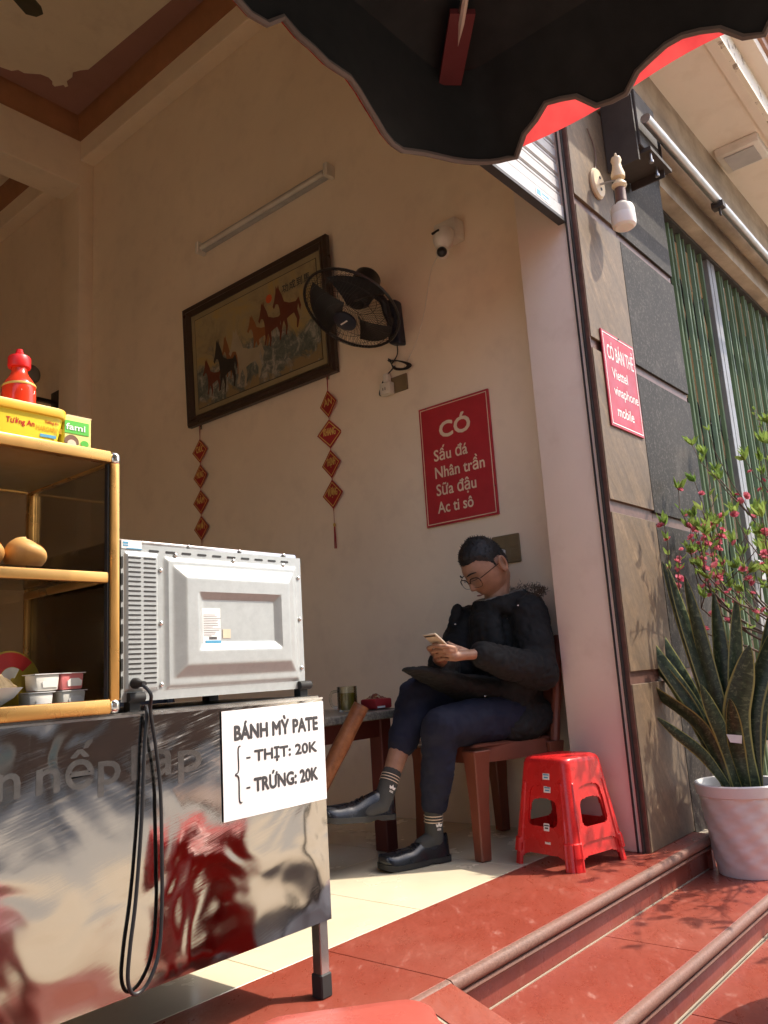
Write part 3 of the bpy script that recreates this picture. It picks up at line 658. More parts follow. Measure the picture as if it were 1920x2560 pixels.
# security camera
def cctv():
    t = thing('security_camera', 'white security camera on a wall box beside the roller shutter', 'camera', (XW, 2.14, 2.86))
    part('mount_box', B(XW-.085, XW-.001, 2.08, 2.215, 2.865, 2.975), 'white_plastic', t, bevel=.008, seg=2)
    c = V((XW-.13, 2.125, 2.855))
    part('housing', MB().lathe([(.052, .03), (.055, .0), (.052, -.03), (.040, -.058), (.022, -.07), (.0, -.072)], c, (.25, 0, 1), 24), 'white_plastic', t)
    part('infrared_window', MB().obox(c+V((-.052, .012, .012)), V((.004, 0, 0)), V((0, .024, -.002)), V((0, .001, .007))), 'black_plastic', t, bevel=.003)
    e = c+V((-.016, .004, -.092))
    part('eye_ball', MB().sphere(e, .033, 20, 14), 'white_plastic', t)
    part('lens', MB().sphere(e+V((-.012, -.006, -.003)), .027, 18, 12), 'black_plastic', t)
    mb = MB().tube(bez([(XW-.02, 2.21, 2.885), (XW-.035, 2.235, 2.872), (XW-.02, 2.25, 2.88), (XW-.008, 2.245, 2.875)], 5), .003, 6)
    mb.tube(bez([(XW-.004, 2.225, 2.88), (XW-.004, 2.30, 2.80), (XW-.004, 2.334, 2.70), (XW-.004, 2.379, 2.555), (XW-.004, 2.445, 2.418), (XW-.004, 2.535, 2.31)], 6), .0026, 5)
    part('cable', mb, 'plug_white', t)
cctv()
# switch plate
t = thing('switch_plate', 'bronze double switch plate with a white plug behind the seated man', 'switch', (XW, 1.99, 1.18))
part('plate', B(XW-.012, XW-.001, 1.925, 2.075, 1.18, 1.315), 'switch_gold', t, bevel=.004)
for y in (1.955, 2.02):
    for z in (1.20, 1.255): part('module', B(XW-.015, XW-.0122, y-.022, y+.022, z, z+.045), 'switch_gold', t, bevel=.002)
part('plug', B(XW-.045, XW-.0155, 1.998, 2.040, 1.195, 1.245), 'white_print', t, bevel=.006, seg=2)

# new-year hangings: chains of red diamonds
def hanging(y, ztop, dz, words, label, sizes, turn):
    t = thing('new_year_hanging', label, 'ornament', (XW, y, ztop), 'red diamond hangings below the picture')
    part('hook', MB().box(XW-.012, XW-.001, y-.008, y+.008, ztop+.02, ztop+.06), 'mug_glass', t)
    x = XW-.014; z = ztop
    cord = MB().tube([(x, y+.003, ztop+.045), (x, y, z-.05)], .0016, 5).tube([(x, y-.006, ztop+.045), (x, y, z-.05)], .0016, 5)
    z -= .05
    for k, s in enumerate(words):
        h = sizes[k]/2; zc = z-h; rx = turn[k]
        u = V((-math.sin(rx), -math.cos(rx), 0)); n = u.cross(Z3)
        def dia(r, d, th): return MB().prism([(0, -r), (r*.98, 0), (0, r), (-r*.98, 0)], V((x, y, zc))+n*d, u, Z3, th)
        o = part('diamond', dia(h, 0, .003), 'tassel_red', t)
        ri = MB(); a, b = h*.86, h*.78
        q = [(0, -1), (1, 0), (0, 1), (-1, 0)]
        vs_ = [V((x, y, zc))+n*.0036+u*(i*a)+Z3*(j*a) for i, j in q]+[V((x, y, zc))+n*.0036+u*(i*b)+Z3*(j*b) for i, j in q]
        ri.add(vs_, [(i, (i+1) % 4, 4+(i+1) % 4, 4+i) for i in range(4)])
        part('gold_line', ri, 'gold_print', o, smooth=0, recalc=False)
        text('lettering', s, V((x, y, zc-.008))+n*.003-u*(h*.46), u, Z3, .044, 'gold_print', o, width=h*.92, bold=.03)
        z -= 2*h; cord.tube([(x, y, z+.002), (x, y, z-.012)], .002, 5); z -= .010
    cord.tube([(x, y, z+.01), (x, y, z-.075)], .0014, 5)
    part('cord', cord, 'tassel_red', t)
    part('tassel_knot', MB().sphere((x, y, z-.082), (.008, .008, .012), 10, 6), 'gold_print', t)
    ts = MB()
    for k in range(9):
        a = k*.7; ts.tube([(x+.003*math.cos(a), y+.003*math.sin(a), z-.09), (x+.005*math.cos(a), y+.007*math.sin(a), z-.215)], .0015, 4)
    part('tassel', ts, 'tassel_red', t)
hanging(3.095, 2.385, 0, ['AN', 'KHANG', 'THỊNH', 'VƯỢNG'], 'red diamond hanging lettered AN KHANG with a tassel, under the fan side of the picture', [.165, .172, .165, .168], [.18, -.22, .1, .05])
hanging(4.297, 2.375, 0, ['CHÚC', 'MỪNG', 'NĂM', 'MỚI'], 'red diamond hanging above the microwave, lettered NĂM MỚI', [.165, .165, .165, .165], [0, .06, .0, .04])

# ceiling fan
t = thing('ceiling_fan', 'olive brown ceiling fan under the cream ceiling', 'fan', (1.42, 4.02, 5.41))
hub = V((1.42, 4.02, 4.93))
part('rod', MB().tube([hub+V((0, 0, .05)), (1.42, 4.02, 5.411)], .013, 10), 'blade_olive', t)
part('motor', MB().lathe([(.03, .07), (.10, .05), (.13, .0), (.11, -.05), (.05, -.07), (0, -.072)], hub, Z3, 24), 'blade_olive', t)
for k in range(3):
    a = math.atan2(.36, .70)+k*2*math.pi/3; d = V((math.cos(a), math.sin(a), 0)); s_ = V((-d.y, d.x, 0))
    pl = [(.10, -.025), (.22, -.05), (.45, -.075), (.72, -.085), (.775, -.06), (.79, .0), (.76, .055), (.45, .06), (.22, .045), (.10, .025)]
    part('blade', MB().prism(pl, hub+V((0, 0, -.01)), d, (s_+V((0, 0, .15))).normalized(), .006), 'blade_olive', t)
# globe sconce in the back room
t = thing('globe_sconce', 'small globe wall light on the column in the dark back room', 'lamp', (3.15, 6.2, 3.2))
gc = V((3.04, 6.25, 3.30))
part('globe', MB().sphere(gc, .085, 20, 14), 'lining_grey', t)
part('stem', MB().lathe([(.04, -.085), (.022, -.13), (.018, -.20), (.03, -.22)], gc, Z3, 14), 'black_metal', t)
part('bracket', MB().box(3.04, XW, 6.235, 6.265, 3.09, 3.12).box(XW-.02, XW-.001, 6.19, 6.31, 3.02, 3.2), 'black_metal', t)

# outdoor wall lamp on the tan slab
def wall_lamp():
    t = thing('wall_lamp', 'turned wooden wall lamp with a bare white bulb on tan stone', 'lamp', (3.29, 1.358, 2.84))
    part('back_plate', MB().lathe([(.062, 0), (.064, .010), (.056, .020), (.0, .022)], (3.285, 1.358, 2.85), NY, 28, sx=1.0, sy=1.18), 'wood_lamp', t)
    for dz in (.028, -.030): part('screw', MB().lathe([(.008, 0), (.008, .002)], (3.292, 1.3362, 2.85+dz), NY, 8), 'black_metal', t)
    c = V((3.30, 1.255, 2.79))
    part('arm', MB().tube([(3.287, 1.338, 2.842), c+V((0, 0, .045))], .005, 8), 'dull_aluminium', t)
    part('spindle', MB().lathe([(.004, .175), (.006, .165), (.004, .158), (.020, .152), (.024, .138), (.019, .122), (.022, .10), (.031, .068), (.030, .050), (.012, .046), (.015, .040), (.032, .020), (.034, .012), (.026, .0), (.018, -.004)], c, Z3, 24), 'wood_lamp', t)
    part('socket', MB().lathe([(.024, -.004), (.025, -.062), (.026, -.066), (.026, -.072), (.0, -.072)], c, Z3, 20), 'brown_strip', t)
    bu = part('bulb', MB().lathe([(.024, -.072), (.030, -.082), (.048, -.094), (.053, -.110), (.053, -.135)], c, Z3, 28), 'white_plastic', t)
    part('diffuser', MB().lathe([(.0535, -.1345), (.054, -.17), (.051, -.187), (.040, -.196), (.0, -.199)], c, Z3, 28), 'led_diffuser', t)
    for k in range(24):
        a = 2*math.pi*k/24; q = c+V((math.cos(a)*.051, math.sin(a)*.051, -.11))
        part('fin', MB().bar(q+V((0, 0, -.012)), q+V((math.cos(a)*-.012, math.sin(a)*-.012, .018)), .003), 'white_plastic', bu, smooth=0)
    part('wire', MB().tube(bez([(3.285, 1.352, 2.92), (3.31, 1.352, 2.99), (3.30, 1.352, 3.06), (3.25, 1.352, 3.12)], 5), .0025, 5), 'brown_strip', t)
wall_lamp()

# ================================================================== FOOD CART AND WHAT STANDS ON IT
YF = 1.45                                             # front sheet of the cart
def cart():
    t = thing('food_cart', 'stainless steel food cart with scratched mirror front sheet', 'cart', (.6, 1.7, 0))
    part('front_sheet', MB().grid(lambda a, b: V((-.55+2.003*a, YF, .163+.500*b)), 2, 2), 'steel_sheet', t)
    part('sheet_edge', MB().box(-.55, 1.4545, YF-.002, YF+.012, .6635, .668), 'chrome', t)
    part('side_sheet', MB().box(1.444, 1.449, YF+.004, 1.97, .163, .6625), 'steel_sheet', t)
    part('worktop', MB().box(-.55, 1.4545, YF+.0125, 1.98, .655, .672), 'leg_steel', t)
    part('shelf', MB().box(-.54, 1.443, YF+.01, 1.97, .20, .21), 'leg_steel', t)
    for x, y in ((1.43, 1.468), (1.43, 1.955), (-.52, 1.468), (-.52, 1.955)):
        lg = part('leg', MB().box(x-.014, x+.014, y-.014, y+.014, .03, .654), 'leg_steel', t, bevel=.002)
        part('rubber_foot', MB().box(x-.0175, x+.0175, y-.0175, y+.0175, .0005, .052), 'rubber', lg, bevel=.003)
    for k, (s, x, wd) in enumerate((('nếp', .735, .165), ('lạp', .925, .165))):
        text('letter_ghost', s, (x, YF, .545), X3, V((.0, 0, 1)), .066, 'steel_residue', t, width=wd, bold=.02, depth=.0003)
    text('letter_ghost', 'n', (.665, YF, .545), X3, Z3, .066, 'steel_residue', t, width=.04, bold=.02, depth=.0003)
    # white price sheet stuck on the front
    p = thing('price_sheet', 'white paper price sheet lettered BÁNH MỲ PATE on the cart', 'sign', (1.295, YF, .43))
    def pg(a, b):
        curl = .004*max(0, a-.95)*8*b
        return V((1.143+.309*a, YF-.0035-curl, .430+.228*b+.002*(a-.5)))
    part('paper', MB().grid(pg, 24, 16), 'paper', p, recalc=False)
    yo = YF-.0036
    for s, x, z, cap, wd in (('BÁNH MỲ PATE', 1.177, .594, .031, .254), ('THỊT: 20K', 1.232, .544, .0235, .193), ('TRỨNG: 20K', 1.229, .480, .0285, .195)):
        text('lettering', s, (x, yo, z), X3, V((0, 0, 1)), cap, 'ink', p, width=wd, bold=.058)
    part('dash', MB().box(1.208, 1.220, yo-.0006, yo-.0004, .551, .555), 'ink', p); part('dash', MB().box(1.206, 1.217, yo-.0006, yo-.0004, .488, .492), 'ink', p)
    br = [(1.192, .580), (1.186, .574), (1.1855, .530), (1.177, .5215), (1.1855, .513), (1.186, .468), (1.193, .462)]
    part('brace', MB().tube(bez([(x, yo, z) for x, z in br], 6), .0018, 6), 'ink', p)
cart()

def cabinet():
    t = thing('display_cabinet', 'gold framed glass display cabinet standing on the cart', 'cabinet', (.4, 1.63, .672))
    x0, x1, y0, y1, z0, z1 = -.05, .900, YF-.002, 1.815, .6725, 1.196
    def rail(name, *a, m='gold_aluminium', bv=.004): return part(name, MB().box(*a), m, t, bevel=bv, seg=2)
    rail('bottom_rail', x0, x1-.020, y0, y0+.022, z0, .701)
    rail('top_rail', x0, x1-.020, y0, y0+.022, 1.172, z1)
    for x in (x1-.020, x0): rail('post', x, x+.020, y0+.002, y0+.022, .6945, 1.176)
    for x in (x1-.020, x0): rail('post', x, x+.018, y1-.018, y1, z0, 1.176)
    for z_ in ((z0, .699), (1.172, 1.194)):
        rail('side_rail', x1-.019, x1-.001, y0+.023, y1-.019, *z_); rail('back_rail', x0+.02, x1-.021, y1-.017, y1, *z_)
    rail('shelf_rail', x0+.021, x1-.022, y0+.006, y0+.018, .926, .948)
    rail('shelf_rail', x1-.030, x1-.022, y0+.019, y1-.019, .926, .944)
    for z_ in (1.168, .672):
        mb = MB().box(x1-.0205, x1+.001, y0-.001, y0+.0235, z_+.0015, z_+.0285)
        part('corner_cap', mb, 'chrome', t, bevel=.009, seg=4)
    part('top_board', B(x0+.01, x1-.01, y0+.022, y1-.018, 1.176, 1.190), 'cabinet_top', t)
    part('base_board', B(x0+.01, x1-.021, y0+.0225, y1-.018, .6735, .690), 'dull_aluminium', t)
    part('pane', B(x1-.011, x1-.008, y0+.023, y1-.019, .70, 1.171), 'thin_glass', t)
    part('pane', B(x0+.02, x1-.022, y1-.010, y1-.007, .70, 1.171), 'thin_glass', t)
    part('sliding_pane', B(x0+.022, x0+.42, y0+.014, y0+.017, .949, 1.171), 'thin_glass', t)
    part('shelf_pane', B(x0+.022, x1-.0305, y0+.0185, y1-.02, .948, .953), 'thin_glass', t)
    part('gasket', MB().box(x1-.0245, x1-.0205, y0+.008, y0+.02, .702, 1.171), 'black_plastic', t)
    # food inside
    for k, (x, y, s, lb) in enumerate(((.738, 1.515, .72, 'round golden bread bun beside the left bun on the cabinet shelf'), (.655, 1.52, .78, 'golden bread bun partly hidden behind the cabinet edge'))):
        mb = MB()
        mb.grid(lambda a, b: V((x+.054*s*math.cos(2*math.pi*a)*math.sin(math.pi*b)*(1+.05*math.sin(6*math.pi*a)), y+.058*s*math.sin(2*math.pi*a)*math.sin(math.pi*b), .953+.040*s-.040*s*math.cos(math.pi*b)+.006*math.sin(9*a+4*b))), 24, 12)
        solo('bread_bun', mb, 'bread', lb, 'bread', (x, y, .953), 'buns on the cabinet shelf', smooth=80)
    mb = MB()
    mb.grid(lambda a, b: V((.80+.075*a, 1.52+.12*b, .9545+.012*math.sin(math.pi*a)*math.sin(math.pi*b)*(1.2+noise.noise(V((a*5, b*5, 2)))*1.5))), 16, 16)
    solo('plastic_bag', mb, 'mug_glass', 'crumpled clear plastic bag on the cabinet shelf', 'bag', (.837, 1.58, .953), recalc=False)
    c = V((.762, 1.615, .745)); n = V((.12, -.97, .2)).normalized()
    ch = thing('cheese_box', 'round red and yellow cheese box leaning in the cabinet', 'box', (.762, 1.615, .691))
    part('lid', MB().lathe([(.060, -.008), (.061, .006), (.058, .008), (.0, .0082)], c, n, 36), 'cheese_yellow', ch)
    u, w_ = orth(n)
    def sect(a0, a1, r0, r1, d, m, nm):
        k = 18; vs_ = []
        for i in range(k+1):
            a = a0+(a1-a0)*i/k
            for r in (r0, r1): vs_.append(c+n*d+(u*math.cos(a)+w_*math.sin(a))*r)
        return part(nm, MB().add(vs_, [(2*i, 2*i+1, 2*i+3, 2*i+2) for i in range(k)]), m, ch, smooth=0, recalc=False)
    up = math.atan2(w_.z, u.z)
    sect(up-.9, up+1.5, .028, .057, .0088, 'cheese_red', 'printed_band'); sect(up-.6, up+1.6, .006, .027, .0088, 'white_print', 'printed_panel')
    cups = [(.782, .724, 'cup_white'), (.832, .724, 'cup_pink'), (.770, .6905, 'cup_white'), (.836, .6905, 'cup_white')]
    for (x, z_, m), lb in zip(cups, ('upper white yoghurt cup stacked in the cabinet', 'pink yoghurt cup stacked in the cabinet', 'lower white yoghurt cup beside the bowl', 'lower white yoghurt cup beside the gold corner post')):
        k = thing('yoghurt_cup', lb, 'cup', (x, 1.53, z_), 'yoghurt cups in the cabinet')
        part('cup', MB().prism([(-.021, 0), (.021, 0), (.024, .030), (-.024, .030)], (x, 1.552, z_), X3, Z3, .045), m, k, bevel=.003, seg=2)
        part('foil_lid', MB().box(x-.0262, x+.0262, 1.504, 1.556, z_+.0302, z_+.0316), 'paper', k)
        part('label', MB().prism([(-.014, .002), (.014, .002), (.015, .012), (.008, .017), (-.008, .017), (-.015, .012)], (x+.004, 1.5062, z_+.004), X3, Z3, .001), 'white_print', k)
    bw = thing('floss_bowl', 'white bowl heaped with shredded meat floss in the cabinet', 'bowl', (.650, 1.535, .691))
    part('bowl', MB().lathe([(.03, 0), (.045, .006), (.075, .024), (.090, .042), (.087, .042), (.0, .03)], (.655, 1.548, .691), Z3, 32), 'white_print', bw)
    part('floss', MB().grid(lambda a, b: V((.650+.085*b*math.cos(2*math.pi*a), 1.55+.085*b*math.sin(2*math.pi*a), .731+.055*(1-b**1.6)+.008*noise.noise(V((math.cos(6.28*a)*b*9, math.sin(6.28*a)*b*9, 1))))), 40, 14), 'floss', bw)
    # things on top
    tb = thing('margarine_tub', 'yellow margarine tub with orange lid on the cabinet', 'tub', (.70, 1.56, 1.196))
    def rr(hx, hy, r=.02): return [(sx*(hx-r)+r*math.cos(a), sy*(hy-r)+r*math.sin(a)) for sx, sy, a0 in ((1, 1, 0), (-1, 1, 90), (-1, -1, 180), (1, -1, 270)) for a in [R(a0+q) for q in (0, 30, 60, 90)]]
    A, Bq = rr(.100, .055), rr(.112, .063); k = len(A); cx, cy = .697, 1.565
    part('tub', MB().add([(cx+a, cy+b, 1.1965) for a, b in A]+[(cx+a, cy+b, 1.262) for a, b in Bq], [tuple(range(k))[::-1], tuple(range(k, 2*k))]+[(i, (i+1) % k, (i+1) % k+k, i+k) for i in range(k)]), 'tub_yellow', tb)
    part('lid', MB().prism(rr(.118, .069, .024), (cx, cy, 1.262), X3, Y3, .020), 'tub_lid', tb, bevel=.004, seg=2)
    fu = V((0, -.122, 1)).normalized()
    for s, x, z_, cap, wd, m in (('Tường An', .688, 1.236, .011, .056, 'cheese_red'), ('Tường An', .765, 1.247, .006, .028, 'cheese_red'), ('MARGARINE', .748, 1.231, .010, .054, 'tub_lid')):
        text('lettering', s, (x, 1.5098-.122*(z_-1.1965), z_), X3, fu, cap, m, tb, width=wd, bold=.03)
    part('ribbon', MB().box(.757, .790, 1.5060, 1.5072, 1.219, 1.225), 'label_blue', tb)
    cb = thing('soy_milk_carton', 'pale yellow soy milk carton with green label beside the tub', 'carton', (.842, 1.545, 1.196))
    part('carton', B(.812, .872, 1.515, 1.575, 1.1965, 1.278), 'carton', cb, bevel=.002)
    part('top_fold', B(.818, .874, 1.517, 1.573, 1.2785, 1.2805), 'wood_lamp', cb)
    part('green_label', B(.8125, .866, 1.5138, 1.5146, 1.240, 1.267), 'carton_green', cb)
    text('lettering', 'fami', (.815, 1.5134, 1.2475), X3, Z3, .0135, 'paper', cb, width=.042, bold=.03)
    part('printed_hair', MB().prism([(.016*math.cos(a), .015*math.sin(a)) for a in [2*math.pi*i/20 for i in range(20)]], (.828, 1.5146, 1.222), X3, Z3, .0006), 'wood_door', cb)
    part('printed_face', MB().prism([(.010*math.cos(a), .010*math.sin(a)) for a in [2*math.pi*i/16 for i in range(16)]], (.828, 1.5138, 1.2165), X3, Z3, .0006), 'sign_cream', cb)
    part('printed_fruit', MB().prism([(.009*math.cos(a), .007*math.sin(a)) for a in [2*math.pi*i/14 for i in range(14)]], (.857, 1.5146, 1.222), X3, Z3, .0006), 'carton_green', cb)
    bo = thing('sauce_bottle', 'red chilli sauce bottle standing on the margarine tub', 'bottle', (.742, 1.57, 1.282))
    part('bottle', MB().lathe([(.034, 0), (.0375, .004), (.0385, .030), (.0375, .052), (.033, .062), (.024, .073), (.0185, .083), (.0175, .094)], (.742, 1.57, 1.2825), Z3, 32, sy=.82), 'sauce_red', bo)
    part('gold_band', MB().lathe([(.0384, .050), (.0388, .0525), (.0376, .055)], (.742, 1.57, 1.2825), Z3, 32, cap=False, sy=.82), 'gold_print', bo)
    cp = part('cap', MB().lathe([(.0215, .094), (.0225, .097), (.0225, .114), (.0205, .118), (.008, .119), (.008, .128), (.0065, .129), (.0065, .134), (.0, .134)], (.742, 1.57, 1.2825), Z3, 20), 'cap_red', bo)
    def lab(a0, a1, z0_, z1_, rr_, m, nm):
        mb = MB().grid(lambda a, b: V((.742+.0385*rr_*math.cos(a0+(a1-a0)*a), 1.57+.0385*.82*rr_*math.sin(a0+(a1-a0)*a), 1.2825+z0_+(z1_-z0_)*b)), 10, 2)
        part(nm, mb, m, bo, recalc=False)
    lab(R(-112), R(-58), .016, .047, 1.012, 'gold_print', 'label_border'); lab(R(-109), R(-61), .019, .044, 1.02, 'label_black', 'label')
    d_ = V((math.cos(R(-85)), math.sin(R(-85)), 0)); uu = V((-d_.y, d_.x, 0))
    q = V((.742+.0385*1.02*math.cos(R(-85)), 1.57+.0385*.82*1.02*math.sin(R(-85)), 1.2825))-uu*.0145+d_*.002
    text('lettering', 'CHIN-SU', q+V((0, 0, .0325)), uu, Z3, .0072, 'paper', bo, width=.028, bold=.05); text('lettering', 'FOODS', q+V((0, 0, .024))+uu*.006, uu, Z3, .0045, 'gold_print', bo, width=.016, bold=.03)
cabinet()

def microwave():
    t = thing('microwave', 'silver microwave oven turned back to the street, on the cart', 'microwave', (1.17, 1.66, .672))
    y = 1.470; x0, x1, z0, z1 = .913, 1.420, .692, 1.024
    part('casing', B(x0, x1, y+.012, y+.37, z0+.004, z1), 'leg_steel', t, bevel=.006, seg=2)
    # pressed back panel built as a height field of rectangles
    def lift(x, z):
        def rect(a, b, c, d, s):                        # signed ramp in 0..1
            return max(0, min(1, min((x-a)/s, (b-x)/s, (z-c)/s, (d-z)/s)))
        h = .005*rect(1.016, 1.402, .711, .990, .008)   # raised field
        h += .013*rect(1.036, 1.388, .734, .972, .026)   # raised frame
        h -= .011*rect(1.094, 1.335, .790, .916, .016)   # sunk centre
        h += .006*rect(.920, 1.000, .711, .994, .006)   # vent field
        return h
    nx, nz = 150, 100
    part('back_panel', MB().grid(lambda a, b: V((x0+.001+(x1-x0-.002)*a, y-lift(x0+(x1-x0)*a, z0+(z1-z0-.012)*b), z0+(z1-z0-.012)*b)), nx, nz), 'galvanised', t, smooth=25)
    slot = mesh_of(MB().prism([(-.0135, -.0016), (.0135, -.0016), (.0152, 0), (.0135, .0016), (-.0135, .0016), (-.0152, 0)], (0, .0004, 0), X3, Z3, .001), 'vent_slot')
    for k in range(27):
        z = .982-k*.0098
        for x in (.942, .978):
            if k > 24 and x < .95: continue
            piece('vent_slot', slot, 'black_metal', t, (x, y-.0062, z))
    hs = mesh_of(MB().prism([(-.011, -.0022), (.011, -.0022), (.0128, 0), (.011, .0022), (-.011, .0022), (-.0128, 0)], (0, .0004, 0), X3, Z3, .001), 'slot')
    for k in range(10): piece('edge_slot', hs, 'black_metal', t, (.992+k*.0415, y-.0004, 1.000))
    for k in range(8): piece('edge_slot', hs, 'black_metal', t, (.9165, y-.0004, .972-k*.0345), (0, R(90), 0))
    scr = mesh_of(MB().lathe([(.0048, 0), (.0046, .002), (.003, .0034), (0, .0038)], axis=NY, n=12), 'screw')
    for x, z in ((1.046, .995), (1.205, .992), (1.36, .991), (1.008, .960), (1.008, .848), (1.008, .722), (1.409, .962), (1.409, .86), (1.409, .742), (.955, .695)):
        piece('screw', scr, 'chrome', t, (x, y-.0006, z))
    for x in (1.09, 1.235, 1.375): piece('screw', scr, 'chrome', t, (x, y+.0117, 1.018))
    for z in (.97, .845, .73): piece('screw', scr, 'chrome', t, (1.4185, y+.005, z))
    for x in (.945, 1.412): part('foot', MB().tube([(x-.018, y-.004, .700), (x+.018, y-.004, .700)], .010, 16).box(x-.012, x+.012, y-.002, y+.02, .6722, .694), 'rubber', t)
    part('foot', MB().box(.95, .98, y+.3, y+.33, .6722, .697), 'rubber', t); part('foot', MB().box(1.36, 1.39, y+.3, y+.33, .6722, .697), 'rubber', t)
    part('brand_sticker', B(.9145, .962, y-.0012, y-.0006, 1.001, 1.019), 'paper', t)
    part('brand_sticker_mark', MB().box(.918, .930, y-.0018, y-.0013, 1.006, 1.009).box(.918, .930, y-.0018, y-.0013, 1.011, 1.015).box(.926, .962, y-.0018, y-.0013, 1.0005, 1.0025), 'label_blue', t)
    yl = y-lift(1.13, .85)
    lb = part('rating_label', B(1.109, 1.158, yl-.0011, yl-.0004, .806, .881), 'paper', t)
    part('label_foot', B(1.116, 1.1585, yl-.0018, yl-.0012, .804, .8105), 'label_blue', lb)
    lines = MB()
    for k in range(13): lines.box(1.1115, 1.1115+.012+.024*random.random()+(.012 if k < 10 else .0), yl-.0016, yl-.0012, .866-k*.0038, .8668-k*.0038)
    for k in range(11): lines.box(1.126+k*.002, 1.127+k*.002, yl-.0016, yl-.0012, .8125, .8185)
    part('label_print', lines, 'ink', lb, smooth=0)
    part('tape', B(1.164, 1.186, yl-.0011, yl-.0004, .815, .835), 'sign_cream', t)
    part('cable_gland', MB().lathe([(.011, 0), (.011, .008), (.007, .016), (.006, .03)], (.941, y-.006, .728), (.1, -1, -.1), 14), 'black_plastic', t)
    pts = [(.941, y-.03, .726), (.949, YF-.03, .705), (.956, YF-.018, .672), (.972, YF-.012, .600), (.982, YF-.011, .52), (.985, YF-.010, .42), (.984, YF-.010, .30), (.975, YF-.011, .222), (.950, YF-.012, .178), (.922, YF-.012, .1685), (.909, YF-.012, .195), (.914, YF-.011, .25), (.927, YF-.010, .33), (.941, YF-.009, .47), (.948, YF-.009, .60), (.953, YF-.010, .655), (.956, YF-.004, .6785), (.962, YF+.012, .680)]
    part('power_cord', MB().tube(bez(pts, 8), .0037, 10), 'black_plastic', t)
    part('tray', B(.925, 1.43, 1.4635, 1.80, .6721, .6735), 'black_plastic', t)
microwave()

# ================================================================== SEATS, TABLE
def stool_mesh(h, top, foot, t):
    """square plastic stool, returned as list of (name, MB) about its base centre; four arched side faces"""
    out = []
    def half(z): return top+(foot-top)*(1-z/h)
    P_ = []
    for k in range(4):
        a = math.pi/2*k; u = V((math.cos(a), math.sin(a), 0)); v = V((-math.sin(a), math.cos(a), 0))   # u outward, v along
        def S(s, z, d=0): return u*(half(z)-d)+v*(s*half(z)*1.0)+Z3*z
        # frame polygons: rows
        zz = [0, .045*h, .16*h, .30*h, .36*h, .68*h, .80*h, h*.97]
        def band(s0, s1, z0, z1, d0, d1, n=6):
            mb = MB()
            def fn(a_, b_): s_ = s0+(s1-s0)*a_; z_ = z0+(z1-z0)*b_; return S(s_, z_, d0)
            mb.grid(fn, n, 3); mb.grid(lambda a_, b_: S(s0+(s1-s0)*a_, z0+(z1-z0)*b_, d1), n, 3); return mb
        P_.append((k, S))
    return P_
